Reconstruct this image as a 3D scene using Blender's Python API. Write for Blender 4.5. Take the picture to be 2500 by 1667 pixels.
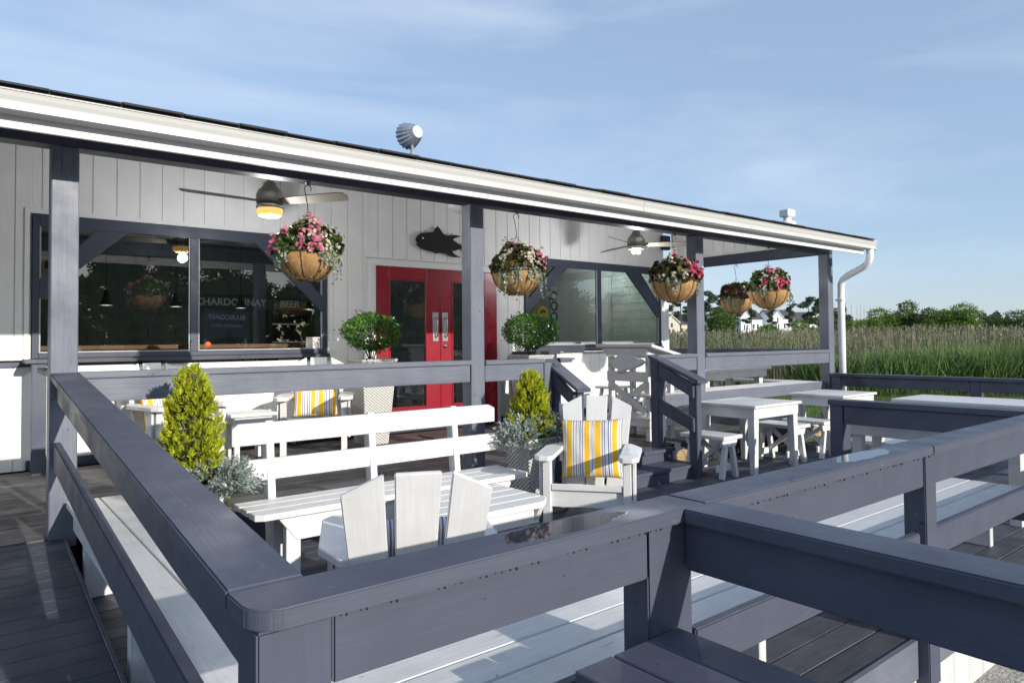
import bpy, bmesh, math, random
import numpy as np
from mathutils import Vector, Matrix
R=math.radians
random.seed(7); rng=np.random.default_rng(11)
for o in list(bpy.data.objects): bpy.data.objects.remove(o)
scn=bpy.context.scene
# ---------------------------------------------------------------- camera
cam=bpy.data.cameras.new('camera'); camo=bpy.data.objects.new('camera',cam); scn.collection.objects.link(camo)
YAW,PIT,ROLL=R(51.4695),R(1.5768),R(-.5324)
fw=Vector((math.cos(YAW)*math.cos(PIT),math.sin(YAW)*math.cos(PIT),math.sin(PIT)))
rt=Vector((math.sin(YAW),-math.cos(YAW),0)); up=rt.cross(fw)
r2=rt*math.cos(ROLL)+up*math.sin(ROLL); u2=-rt*math.sin(ROLL)+up*math.cos(ROLL)
camo.matrix_world=Matrix(((r2.x,u2.x,-fw.x,0),(r2.y,u2.y,-fw.y,0),(r2.z,u2.z,-fw.z,1.5),(0,0,0,1)))
cam.sensor_width=36; cam.lens=36*1702.49/2500; cam.shift_y=-49.143/2500; cam.clip_end=3000; cam.clip_start=.05
scn.camera=camo
# ---------------------------------------------------------------- world and sun
AZ=R(8.2); EL=R(17.3)                       # sun stands in front of the porch, a little to the right of -y
tosun=Vector((math.sin(AZ)*math.cos(EL),-math.cos(AZ)*math.cos(EL),math.sin(EL)))
w=bpy.data.worlds.new('World'); scn.world=w; w.use_nodes=True
nt=w.node_tree; N=nt.nodes; L=nt.links; N.clear()
out=N.new('ShaderNodeOutputWorld'); bg=N.new('ShaderNodeBackground'); bg.inputs[1].default_value=.15
sky=N.new('ShaderNodeTexSky'); sky.sky_type='NISHITA'; sky.sun_disc=False; sky.sun_elevation=EL
sky.sun_rotation=math.atan2(tosun.x,tosun.y); sky.air_density=1.0; sky.dust_density=.35; sky.ozone_density=2.2
tc=N.new('ShaderNodeTexCoord'); mp=N.new('ShaderNodeMapping'); mp.inputs['Scale'].default_value=(1.1,1.6,5.5); mp.inputs['Rotation'].default_value=(.25,.15,.5)
nz=N.new('ShaderNodeTexNoise'); nz.inputs['Scale'].default_value=1.5; nz.inputs['Detail'].default_value=9; nz.inputs['Roughness'].default_value=.55; nz.inputs['Distortion'].default_value=.5
cr=N.new('ShaderNodeValToRGB'); cr.color_ramp.elements[0].position=.42; cr.color_ramp.elements[0].color=(0,0,0,1); cr.color_ramp.elements[1].position=.8; cr.color_ramp.elements[1].color=(.5,.5,.5,1)
mx=N.new('ShaderNodeMix'); mx.data_type='RGBA'; mx.inputs['B'].default_value=(2.2,2.45,2.85,1)
L.new(tc.outputs['Generated'],mp.inputs[0]); L.new(mp.outputs[0],nz.inputs['Vector']); L.new(nz.outputs[0],cr.inputs[0])
veil=N.new('ShaderNodeMix'); veil.data_type='RGBA'; veil.inputs['Factor'].default_value=.80; veil.inputs['B'].default_value=(.86,1.13,1.60,1)   # thin high veil that evens out the blue
L.new(sky.outputs[0],veil.inputs['A']); L.new(cr.outputs[0],mx.inputs['Factor']); L.new(veil.outputs['Result'],mx.inputs['A']); L.new(mx.outputs['Result'],bg.inputs[0]); L.new(bg.outputs[0],out.inputs[0])
sl=bpy.data.lights.new('sun','SUN'); sl.energy=2.05; sl.angle=R(.5); sl.color=(1,.93,.83)
so=bpy.data.objects.new('sun',sl); scn.collection.objects.link(so); so.rotation_euler=tosun.to_track_quat('Z','Y').to_euler(); so.location=(0,-5,12)
scn.render.engine='CYCLES'
scn.view_settings.view_transform='Standard'; scn.view_settings.look='None'; scn.view_settings.gamma=1; scn.view_settings.exposure=1.32
scn.cycles.max_bounces=8; scn.cycles.transparent_max_bounces=12
COL=scn.collection
# ---------------------------------------------------------------- materials
def new_mat(name):
    m=bpy.data.materials.new(name); m.use_nodes=True; n=m.node_tree.nodes; l=m.node_tree.links
    return m,n,l,n['Principled BSDF']
def rgb(c): return (c[0],c[1],c[2],1)
def mix_node(n,l,fac,a,b,mode='MIX'):
    x=n.new('ShaderNodeMix'); x.data_type='RGBA'; x.blend_type=mode
    if isinstance(fac,(int,float)): x.inputs['Factor'].default_value=fac
    else: l.new(fac,x.inputs['Factor'])
    for k,v in (('A',a),('B',b)):
        if isinstance(v,tuple): x.inputs[k].default_value=v
        else: l.new(v,x.inputs[k])
    return x.outputs['Result']
def ramp(n,l,src,stops,interp='LINEAR'):
    c=n.new('ShaderNodeValToRGB'); e=c.color_ramp; e.interpolation=interp
    while len(e.elements)<len(stops): e.elements.new(.5)
    for i,(p,col) in enumerate(stops): e.elements[i].position=p; e.elements[i].color=col if len(col)==4 else rgb(col)
    l.new(src,c.inputs[0]); return c.outputs[0]
def noise(n,l,scale,vec=None,detail=6,rough=.6,dist=0):
    x=n.new('ShaderNodeTexNoise'); x.inputs['Scale'].default_value=scale; x.inputs['Detail'].default_value=detail
    x.inputs['Roughness'].default_value=rough; x.inputs['Distortion'].default_value=dist
    if vec is not None: l.new(vec,x.inputs['Vector'])
    return x.outputs[0]
def wood(name,col,col2=None,rough=(.35,.6),wear=.0,wearcol=(.3,.27,.24),vary=.10,bump=.25,spots=.0,spotcol=(.03,.03,.035),crack=0,spec=.35):
    """painted board: UV u runs along the board, v across it (metres)"""
    m,n,l,p=new_mat(name)
    uv=n.new('ShaderNodeUVMap'); mp=n.new('ShaderNodeMapping'); mp.inputs['Scale'].default_value=(3,70,1); l.new(uv.outputs[0],mp.inputs[0])
    g=noise(n,l,1,mp.outputs[0],5,.65,.6)
    tcn=n.new('ShaderNodeTexCoord'); big=noise(n,l,3.5,tcn.outputs['Object'],5,.6)
    geo=n.new('ShaderNodeNewGeometry')
    c2=col2 or tuple(v*.72 for v in col)
    base=mix_node(n,l,ramp(n,l,big,[(.35,(0,0,0)),(.7,(1,1,1))]),rgb(col),rgb(c2))
    base=mix_node(n,l,ramp(n,l,g,[(.35,(.86,.86,.86)),(.62,(1.04,1.04,1.04))]),base,base,'MIX') if False else base
    mul=ramp(n,l,g,[(.3,(1-vary*1.6,)*3),(.65,(1.0+vary*.3,)*3)])
    base=mix_node(n,l,1.0,base,mul,'MULTIPLY')
    isl=ramp(n,l,geo.outputs['Random Per Island'],[(0,(1-vary,)*3),(1,(1+vary*.5,)*3)])
    base=mix_node(n,l,1.0,base,isl,'MULTIPLY')
    if wear>0:
        mp2=n.new('ShaderNodeMapping'); mp2.inputs['Scale'].default_value=(6,28,1); l.new(uv.outputs[0],mp2.inputs[0])
        wn=noise(n,l,1,mp2.outputs[0],8,.75,.3)
        base=mix_node(n,l,ramp(n,l,wn,[(.68-wear*.12,(0,0,0)),(.72-wear*.1,(1,1,1))]),base,rgb(wearcol))
    if crack>0:
        mp3=n.new('ShaderNodeMapping'); mp3.inputs['Scale'].default_value=(2.6,95,1); mp3.inputs['Location'].default_value=(3.1,1.7,0); l.new(uv.outputs[0],mp3.inputs[0])
        cn=noise(n,l,1,mp3.outputs[0],4,.6,.4); base=mix_node(n,l,ramp(n,l,cn,[(.755-crack*.1,(0,0,0)),(.765-crack*.1,(.85,.85,.85))]),base,(.018,.018,.022,1))
        ch=noise(n,l,9,tcn.outputs['Object'],10,.85,.2); base=mix_node(n,l,ramp(n,l,ch,[(.70-crack*.1,(0,0,0)),(.71-crack*.1,(.7,.7,.7))]),base,(.22,.20,.18,1))
    if spots>0:
        sn=noise(n,l,26,tcn.outputs['Object'],3,.5)
        base=mix_node(n,l,ramp(n,l,sn,[(.74-spots*.1,(0,0,0)),(.77-spots*.1,(1,1,1))]),base,rgb(spotcol))
    l.new(base,p.inputs['Base Color']); p.inputs['Specular IOR Level'].default_value=spec
    rn=ramp(n,l,big,[(.35,(rough[0],)*3),(.65,(rough[1],)*3)]); l.new(rn,p.inputs['Roughness'])
    b=n.new('ShaderNodeBump'); b.inputs['Strength'].default_value=bump; b.inputs['Distance'].default_value=.003; l.new(g,b.inputs['Height']); l.new(b.outputs[0],p.inputs['Normal'])
    return m
def plain(name,col,rough=.5,metal=0,bumps=0,bscale=60,vary=0,emit=None,estr=0,spec=.5):
    m,n,l,p=new_mat(name); p.inputs['Base Color'].default_value=rgb(col); p.inputs['Roughness'].default_value=rough; p.inputs['Metallic'].default_value=metal
    p.inputs['Specular IOR Level'].default_value=spec
    if vary or bumps:
        t=n.new('ShaderNodeTexCoord'); q=noise(n,l,bscale,t.outputs['Object'],6,.6)
        if vary:
            l.new(mix_node(n,l,q,rgb(tuple(c*(1-vary) for c in col)),rgb(tuple(min(1,c*(1+vary)) for c in col))),p.inputs['Base Color'])
        if bumps:
            b=n.new('ShaderNodeBump'); b.inputs['Strength'].default_value=bumps; b.inputs['Distance'].default_value=.005; l.new(q,b.inputs['Height']); l.new(b.outputs[0],p.inputs['Normal'])
    if emit: p.inputs['Emission Color'].default_value=rgb(emit); p.inputs['Emission Strength'].default_value=estr
    return m
def leafmat(name,stops,rough=.5,trans=.25,clump=1.5):
    m,n,l,p=new_mat(name); geo=n.new('ShaderNodeNewGeometry'); t=n.new('ShaderNodeTexCoord')
    q=noise(n,l,clump,t.outputs['Object'],3,.5)
    a=n.new('ShaderNodeMath'); a.operation='MULTIPLY_ADD'; l.new(geo.outputs['Random Per Island'],a.inputs[0]); a.inputs[1].default_value=.55
    b=n.new('ShaderNodeMath'); b.operation='MULTIPLY_ADD'; l.new(q,b.inputs[0]); b.inputs[1].default_value=1.3; b.inputs[2].default_value=-.42
    l.new(b.outputs[0],a.inputs[2])
    c=ramp(n,l,a.outputs[0],stops); l.new(c,p.inputs['Base Color']); p.inputs['Roughness'].default_value=rough
    if trans:
        tr=n.new('ShaderNodeBsdfTranslucent'); l.new(c,tr.inputs[0]); ms=n.new('ShaderNodeMixShader'); ms.inputs[0].default_value=trans
        o=n['Material Output']; l.new(p.outputs[0],ms.inputs[1]); l.new(tr.outputs[0],ms.inputs[2]); l.new(ms.outputs[0],o.inputs[0])
    return m
NAVY=wood('slate_paint',(.082,.093,.130),(.062,.071,.104),rough=(.42,.62),wear=.16,wearcol=(.2,.2,.2),vary=.055,bump=.25,spots=.14,crack=.22)
NAVYP=wood('slate_paint_sunlit',(.165,.180,.222),(.128,.142,.182),rough=(.4,.6),wear=.12,wearcol=(.07,.07,.08),vary=.12,spots=.12,crack=.45)  # same slate paint, lightened so the colour carries the sunlight on posts and rails
NAVYD=wood('dark_slate_paint',(.050,.058,.085),(.040,.048,.072),rough=(.35,.55),vary=.08)
WHITE=wood('white_paint',(.72,.72,.715),(.62,.62,.62),rough=(.4,.6),wear=.20,wearcol=(.32,.29,.25),vary=.05,spots=.03,spotcol=(.25,.22,.18))
WHITEG=wood('white_paint_worn',(.70,.71,.71),(.58,.59,.59),rough=(.3,.5),wear=.34,wearcol=(.24,.21,.18),vary=.08,spots=.12,crack=.3,spotcol=(.2,.17,.14))
WALLW=wood('siding_white',(.80,.795,.775),(.74,.735,.715),rough=(.45,.65),vary=.03,bump=.12)
TRIM=wood('trim_white',(.78,.775,.76),(.72,.72,.70),rough=(.4,.6),vary=.03,bump=.1)
DECK=wood('deck_paint',(.100,.110,.140),(.072,.080,.104),rough=(.5,.7),wear=.30,wearcol=(.10,.095,.09),vary=.22,bump=.55,spots=.25,spotcol=(.02,.02,.02))
DECKG=wood('deck_weathered',(.118,.116,.122),(.080,.080,.088),rough=(.5,.75),wear=.55,wearcol=(.13,.12,.11),vary=.28,bump=.8,spots=.2,spotcol=(.02,.02,.02))
RED=wood('red_paint',(.30,.016,.030),(.25,.013,.025),rough=(.25,.4),vary=.04,bump=.08)
OAK=wood('counter_wood',(.30,.15,.07),(.22,.10,.05),rough=(.35,.5),vary=.15)
METALG=plain('gutter_enamel',(.55,.555,.54),.38,0,.05,30,.05)
SHINGLE=plain('shingle',(.03,.03,.034),.9,0,.6,90,.4)
STEEL=plain('brushed_steel',(.52,.52,.52),.32,1)
NICKEL=plain('fan_nickel',(.30,.28,.25),.38,.85,.0)
BLADE=plain('fan_blade',(.22,.20,.165),.45,.3)
BLACK=plain('black_metal',(.012,.012,.014),.45)
FISHB=plain('tuna_black',(.012,.012,.014),.85,0,.1,40)
FISHR=plain('tuna_red',(.35,.02,.03),.45)
GALV=plain('galvanised',(.42,.47,.54),.42,.55,.05,30,.1)
LAMPW=plain('lamp_white',(.85,.86,.88),.3)
PLASTW=plain('white_plastic',(.78,.79,.80),.4)
FROST=plain('lamp_glass',(.50,.36,.12),.4,emit=(1,.62,.16),estr=.42)
BULB=plain('lamp_bulb',(.9,.8,.6),.4,emit=(1,.72,.35),estr=3.0)
AMBER=plain('bulkhead_glass',(.55,.45,.30),.18,emit=(1,.66,.3),estr=.22)
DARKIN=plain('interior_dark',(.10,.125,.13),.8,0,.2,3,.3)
SIGNB=plain('sign_blue',(.035,.065,.10),.6)
SIGNL=plain('sign_letters',(.40,.50,.50),.6)
YEL=plain('yellow_paint',(.60,.45,.05),.6)
PAPER=plain('paper',(.78,.76,.72),.7)
INKR=plain('ink_red',(.35,.06,.05),.7)
INKG=plain('ink_grey',(.16,.15,.15),.7)
ORANGE=plain('orange_decal',(.65,.10,.03),.5)
SOIL=plain('soil',(.03,.022,.016),.95,0,.6,60,.4)
BARK=plain('bark',(.10,.08,.065),.9,0,.7,12,.4)
BARKD=plain('dead_bark',(.19,.17,.155),.9,0,.6,12,.3)
PLASTER=plain('cast_fish',(.62,.63,.64),.6,0,.9,38,.15)
def glass_mat():
    m,n,l,p=new_mat('window_glass'); n.remove(p); o=n['Material Output']
    t=n.new('ShaderNodeBsdfTransparent'); t.inputs[0].default_value=(.72,.76,.76,1)
    g=n.new('ShaderNodeBsdfGlossy'); g.inputs['Roughness'].default_value=.012; g.inputs[0].default_value=(1,1,1,1)
    f=n.new('ShaderNodeFresnel'); f.inputs[0].default_value=1.75
    tcn=n.new('ShaderNodeTexCoord'); q=noise(n,l,1.6,tcn.outputs['Object'],2,.5); b=n.new('ShaderNodeBump'); b.inputs['Strength'].default_value=.02; b.inputs['Distance'].default_value=.02; l.new(q,b.inputs['Height']); l.new(b.outputs[0],g.inputs['Normal'])
    a=n.new('ShaderNodeMath'); a.operation='MULTIPLY'; a.inputs[1].default_value=1.9; a.use_clamp=True; l.new(f.outputs[0],a.inputs[0])
    s=n.new('ShaderNodeMixShader'); l.new(a.outputs[0],s.inputs[0]); l.new(t.outputs[0],s.inputs[1]); l.new(g.outputs[0],s.inputs[2]); l.new(s.outputs[0],o.inputs[0]); return m
GLASS=glass_mat()
def coir():
    m,n,l,p=new_mat('coir'); t=n.new('ShaderNodeTexCoord'); q=noise(n,l,70,t.outputs['Object'],8,.8,2.5); q2=noise(n,l,14,t.outputs['Object'],4,.6)
    c=ramp(n,l,q,[(.32,(.18,.085,.03)),(.5,(.46,.27,.105)),(.7,(.66,.45,.22))]); c=mix_node(n,l,ramp(n,l,q2,[(.35,(.35,.35,.35)),(.6,(0,0,0))]),c,(.22,.11,.04,1))
    l.new(c,p.inputs['Base Color']); p.inputs['Roughness'].default_value=.95; b=n.new('ShaderNodeBump'); b.inputs['Strength'].default_value=.9; b.inputs['Distance'].default_value=.008; l.new(q,b.inputs['Height']); l.new(b.outputs[0],p.inputs['Normal']); return m
COIR=coir()
def stripes():
    m,n,l,p=new_mat('striped_canvas'); uv=n.new('ShaderNodeUVMap'); s=n.new('ShaderNodeSeparateXYZ'); l.new(uv.outputs[0],s.inputs[0])
    Y=(.74,.43,.02); W_=(.74,.73,.72); G=(.33,.31,.34); B=(.13,.17,.30); D=(.08,.075,.085)
    st=[(0,Y),(.03,W_),(.045,G),(.055,W_),(.065,B),(.072,W_),(.09,Y),(.185,W_),(.2,G),(.225,W_),(.25,B),(.262,W_),(.285,G),(.295,W_),(.31,B),(.332,W_),(.345,G),(.375,W_),(.39,Y),(.47,W_),(.485,G),(.495,W_),(.505,B),(.517,W_),(.53,G),(.54,W_),(.55,Y)]
    c1=ramp(n,l,s.outputs[0],st,'CONSTANT')
    st2=[(0,Y),(.645,W_),(.66,G),(.69,W_),(.70,B),(.72,W_),(.735,G),(.745,W_),(.76,B),(.785,W_),(.80,G),(.82,W_),(.835,Y),(.92,W_),(.935,G),(.945,W_),(.955,B),(.965,W_),(.98,G)]
    c2=ramp(n,l,s.outputs[0],st2,'CONSTANT')
    g=n.new('ShaderNodeMath'); g.operation='GREATER_THAN'; g.inputs[1].default_value=.6; l.new(s.outputs[0],g.inputs[0])
    c=mix_node(n,l,g.outputs[0],c1,c2)
    l.new(c,p.inputs['Base Color']); p.inputs['Roughness'].default_value=.85
    w_=n.new('ShaderNodeTexWave'); w_.inputs['Scale'].default_value=260; l.new(uv.outputs[0],w_.inputs['Vector'])
    t=n.new('ShaderNodeTexCoord'); q=noise(n,l,7,t.outputs['Object'],3,.5); b=n.new('ShaderNodeBump'); b.inputs['Strength'].default_value=.35; b.inputs['Distance'].default_value=.02; l.new(q,b.inputs['Height']); l.new(b.outputs[0],p.inputs['Normal']); return m
CANVAS=stripes()
def groundmat(name,c1,c2,c3,sc=8,bump=.5,det=8):
    m,n,l,p=new_mat(name); t=n.new('ShaderNodeTexCoord'); q=noise(n,l,sc,t.outputs['Object'],det,.7); q2=noise(n,l,sc*.08,t.outputs['Object'],4,.6)
    c=ramp(n,l,q,[(.3,c1),(.5,c2),(.72,c3)]); c=mix_node(n,l,ramp(n,l,q2,[(.4,(0,0,0)),(.6,(.5,.5,.5))]),c,rgb(c1)); l.new(c,p.inputs['Base Color']); p.inputs['Roughness'].default_value=.95
    b=n.new('ShaderNodeBump'); b.inputs['Strength'].default_value=bump; b.inputs['Distance'].default_value=.03; l.new(q,b.inputs['Height']); l.new(b.outputs[0],p.inputs['Normal']); return m
GRASSM=groundmat('lawn',(.035,.07,.015),(.06,.11,.022),(.10,.15,.04),14)
GRAVELM=groundmat('gravel',(.22,.21,.19),(.42,.40,.36),(.62,.59,.54),45,1.0,2)
# ---------------------------------------------------------------- mesh builder
def link(o,parent=None,loc=None):
    COL.objects.link(o)
    if parent is not None: o.parent=parent
    if loc is not None: o.location=loc
    return o
def tag(o,label=None,cat=None,group=None,kind=None):
    if label: o['label']=label
    if cat: o['category']=cat
    if group: o['group']=group
    if kind: o['kind']=kind
    return o
def thing(name,label,cat,loc=(0,0,0),rz=0,group=None):
    o=bpy.data.objects.new(name,None); o.empty_display_size=.1; link(o,None,loc); o.rotation_euler=(0,0,rz); return tag(o,label,cat,group)
class MB:
    def __init__(s): s.bm=bmesh.new(); s.uv=s.bm.loops.layers.uv.new('UVMap'); s.bev=[]
    def hexa(s,P,long=None,bevel=True):
        """P: 8 points, 0-3 bottom ring, 4-7 top ring"""
        v=[s.bm.verts.new(p) for p in P]
        P=[Vector(p) for p in P]
        ax=[(P[1]-P[0]+P[2]-P[3])/2,(P[3]-P[0]+P[2]-P[1])/2,(P[4]-P[0]+P[6]-P[2])/2]
        if long is None: long=max(range(3),key=lambda i:ax[i].length)
        U=ax[long].normalized(); off=random.random()*50
        for f in ((0,3,2,1),(4,5,6,7),(0,1,5,4),(1,2,6,5),(2,3,7,6),(3,0,4,7)):
            fc=s.bm.faces.new([v[i] for i in f]); fc.normal_update(); n=fc.normal; V=n.cross(U)
            if V.length<.3: V=n.orthogonal()
            V=V.normalized(); Uu=U if abs(U.dot(n))<.9 else n.cross(V)
            for lp in fc.loops: lp[s.uv].uv=(lp.vert.co.dot(Uu)+off,lp.vert.co.dot(V)+off*.37)
            if bevel: s.bev+= [e for e in fc.edges]
        return s
    def box(s,x0,x1,y0,y1,z0,z1,long=None,bevel=True):
        return s.hexa([(x0,y0,z0),(x1,y0,z0),(x1,y1,z0),(x0,y1,z0),(x0,y0,z1),(x1,y0,z1),(x1,y1,z1),(x0,y1,z1)],long,bevel)
    def bar(s,p,q,w,h,upv=(0,0,1),bevel=True):
        p=Vector(p); q=Vector(q); d=(q-p).normalized(); sd=d.cross(Vector(upv)).normalized()*w/2; u=sd.cross(d).normalized()*h/2
        return s.hexa([p-sd-u,q-sd-u,q+sd-u,p+sd-u,p-sd+u,q-sd+u,q+sd+u,p+sd+u],0,bevel)
    def prism(s,pts,d,bevel=True):
        """polygon pts extruded along vector d"""
        d=Vector(d); a=[s.bm.verts.new(p) for p in pts]; b=[s.bm.verts.new(Vector(p)+d) for p in pts]; n=len(pts); off=random.random()*50
        c=sum((Vector(p) for p in pts),Vector())/n
        e=max(((Vector(pts[i])-Vector(pts[j])) for i in range(n) for j in range(i)),key=lambda v:v.length)
        # use the longest edge for grain
        e=max(((Vector(pts[(i+1)%n])-Vector(pts[i])) for i in range(n)),key=lambda v:v.length)
        U=(e if e.length>d.length else d).normalized()
        F=[list(reversed(a)),b]+[[a[i],a[(i+1)%n],b[(i+1)%n],b[i]] for i in range(n)]
        fs=[]
        for f in F:
            fc=s.bm.faces.new(f); fs.append(fc)
        bmesh.ops.recalc_face_normals(s.bm,faces=fs)
        for fc in fs:
            V=fc.normal.cross(U)
            if V.length<.3: V=fc.normal.orthogonal()
            V=V.normalized(); Uu=U if abs(U.dot(fc.normal))<.9 else fc.normal.cross(V)
            for lp in fc.loops: lp[s.uv].uv=(lp.vert.co.dot(Uu)+off,lp.vert.co.dot(V)+off*.37)
            if bevel: s.bev+=list(fc.edges)
        return s
    def lathe(s,prof,c=(0,0,0),n=24,M=None,cap=True):
        rings=[]
        for r,z in prof:
            rings.append([s.bm.verts.new((r*math.cos(2*math.pi*i/n),r*math.sin(2*math.pi*i/n),z)) for i in range(n)])
        T=Matrix.Translation(c) @ (M or Matrix())
        for rg in rings:
            for v in rg: v.co=T@v.co
        fs=[]
        for a,b in zip(rings,rings[1:]):
            for i in range(n): fs.append(s.bm.faces.new((a[i],a[(i+1)%n],b[(i+1)%n],b[i])))
        if cap:
            for rg in (rings[0],rings[-1]):
                try: fs.append(s.bm.faces.new(rg))
                except ValueError: pass
        bmesh.ops.recalc_face_normals(s.bm,faces=fs)
        for f in fs: f.smooth=True
        return s
    def tube(s,pts,r,n=8,r2=None,cap=True):
        pts=[Vector(p) for p in pts]; rings=[]; m=len(pts); prev=None
        for i,p in enumerate(pts):
            d=(pts[min(i+1,m-1)]-pts[max(i-1,0)]).normalized()
            a=d.orthogonal().normalized() if prev is None else (prev-d*prev.dot(d)).normalized()
            prev=a; b=d.cross(a); rr=r if r2 is None else r+(r2-r)*i/(m-1)
            rings.append([s.bm.verts.new(p+(a*math.cos(2*math.pi*k/n)+b*math.sin(2*math.pi*k/n))*rr) for k in range(n)])
        fs=[]
        for A,B in zip(rings,rings[1:]):
            for k in range(n): fs.append(s.bm.faces.new((A[k],A[(k+1)%n],B[(k+1)%n],B[k])))
        if cap: fs.append(s.bm.faces.new(rings[0])); fs.append(s.bm.faces.new(rings[-1]))
        bmesh.ops.recalc_face_normals(s.bm,faces=fs)
        for f in fs: f.smooth=True
        return s
    def build(s,name,mat,parent=None,bevel=.003,world=False,segs=1):
        bm=s.bm
        if bevel and s.bev:
            es=list({e for e in s.bev if e.is_valid}); bmesh.ops.bevel(bm,geom=es,offset=bevel,segments=segs,affect='EDGES',clamp_overlap=True)
        me=bpy.data.meshes.new(name); loc=Vector((0,0,0))
        if parent is None:
            xs=[v.co for v in bm.verts]; loc=Vector(((min(v.x for v in xs)+max(v.x for v in xs))/2,(min(v.y for v in xs)+max(v.y for v in xs))/2,min(v.z for v in xs)))
            bmesh.ops.translate(bm,verts=bm.verts,vec=-loc)
        elif world:
            q=parent; off=Vector((0,0,0))
            while q is not None: off+=q.location; q=q.parent
            bmesh.ops.translate(bm,verts=bm.verts,vec=-off)
        bm.to_mesh(me); bm.free(); me.materials.append(mat)
        o=bpy.data.objects.new(name,me); link(o,parent)
        if parent is None: o.location=loc
        return o
def children(o): return [c for c in bpy.data.objects if c.parent==o]
def copy_thing(o,loc,rz,label,sc=None):
    def rec(q,par):
        c=q.copy(); COL.objects.link(c); c.parent=par
        for ch in kids.get(q.name,[]): rec(ch,c)
        return c
    kids={}
    for q in bpy.data.objects:
        if q.parent: kids.setdefault(q.parent.name,[]).append(q)
    c=rec(o,None); c.location=loc; c.rotation_euler=(0,0,rz); c['label']=label
    if sc: c.scale=sc
    return c
def raw(name,verts,faces,mat,parent=None,uv=None,smooth=False,loc=None):
    me=bpy.data.meshes.new(name); verts=np.asarray(verts,dtype=np.float32); 
    if isinstance(faces,np.ndarray):
        k=faces.shape[1]; me.vertices.add(len(verts)); me.vertices.foreach_set('co',verts.ravel()); me.loops.add(faces.size); me.loops.foreach_set('vertex_index',faces.astype(np.int32).ravel())
        me.polygons.add(len(faces)); me.polygons.foreach_set('loop_start',np.arange(0,faces.size,k,dtype=np.int32)); me.polygons.foreach_set('loop_total',np.full(len(faces),k,dtype=np.int32)); me.update(calc_edges=True)
    else: me.from_pydata(verts.tolist(),[],faces)
    me.materials.append(mat); o=bpy.data.objects.new(name,me); link(o,parent,loc)
    if smooth: me.shade_smooth()
    return o
def unit(v): return v/np.maximum(1e-9,np.linalg.norm(v,axis=-1,keepdims=True))
def leaves(P,D,Ln,Wd,shape='rhomb'):
    """P base points, D direction (unit), Ln length, Wd width -> verts,faces (quads; each leaf one island)"""
    n=len(P); S=unit(np.cross(D,rng.normal(size=(n,3)))); Nn=np.cross(S,D); Ln=np.broadcast_to(Ln,(n,))[:,None]; Wd=np.broadcast_to(Wd,(n,))[:,None]
    m=P+D*Ln*.45+Nn*Ln*.06; t=P+D*Ln
    V=np.stack([P,m+S*Wd/2,t,m-S*Wd/2],1).reshape(-1,3); F=np.arange(n*4).reshape(n,4)
    return V,F
def round_leaves(P,Nn,r,k=6):
    n=len(P); A=unit(np.cross(Nn,rng.normal(size=(n,3)))); B=np.cross(Nn,A); r=np.broadcast_to(r,(n,))[:,None]
    vs=[]
    for i in range(k):
        a=2*math.pi*i/k; rr=r*(1 if i else .75); vs.append(P+(A*math.cos(a)+B*math.sin(a))*rr+Nn*r*.18*(1 if i%2 else -1))
    return np.stack(vs,1).reshape(-1,3),np.arange(n*k).reshape(n,k)
def joinm(L_):
    V=[];F=[];o=0
    for v,f in L_: V.append(v);F.append(f+o);o+=len(v)
    return np.concatenate(V),np.concatenate(F)
LR=.10     # lower deck surface
PZ=.36     # porch deck surface
# ================================================================= GROUND
def ground():
    b=MB(); n=b.bm; 
    vs=[n.verts.new(p) for p in ((-600,-600,-.32),(1500,-600,-.32),(1500,1500,-.32),(-600,1500,-.32))]; n.faces.new(vs)
    o=b.build('ground',GRASSM,None); o['kind']='structure'
    b=MB(); n=b.bm
    vs=[n.verts.new(p) for p in ((-70,-60,-.30),(60,-60,-.30),(60,1.6,-.30),(-70,1.6,-.30))]; n.faces.new(vs)
    tag(b.build('gravel_bounce_lot',GRAVELM,None),kind='structure')  # gravel sheet spread wide and pale to bounce light up onto the porch
ground()
# loose gravel stones near the deck edge
def stones():
    n=5200; P=np.stack([rng.uniform(3.3,8.5,n),rng.uniform(-1.2,1.27,n),np.full(n,-.30)],1); r=rng.uniform(.009,.024,n)
    oc=np.array([(1,0,0),(0,1,0),(-1,0,0),(0,-1,0),(0,0,.7),(0,0,-.5)],float); F0=np.array([(0,1,4),(1,2,4),(2,3,4),(3,0,4),(1,0,5),(2,1,5),(3,2,5),(0,3,5)])
    sc=rng.uniform(.6,1.3,(n,1,3)); a=rng.uniform(0,6.28,n); c,s_=np.cos(a),np.sin(a)
    V=oc[None]*sc*r[:,None,None]; X=V[:,:,0]*c[:,None]-V[:,:,1]*s_[:,None]; Y=V[:,:,0]*s_[:,None]+V[:,:,1]*c[:,None]; V=np.stack([X,Y,V[:,:,2]],2)+P[:,None]
    F=(F0[None]+6*np.arange(n)[:,None,None]).reshape(-1,3)
    m=leafmat('pebbles',[(.1,(.12,.11,.095)),(.5,(.33,.31,.28)),(.9,(.6,.57,.52))],.9,0)
    tag(raw('gravel_stones',V.reshape(-1,3),F,m),kind='stuff',label='loose grey and tan pebbles along the lower deck edge',cat='gravel')
stones()
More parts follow.
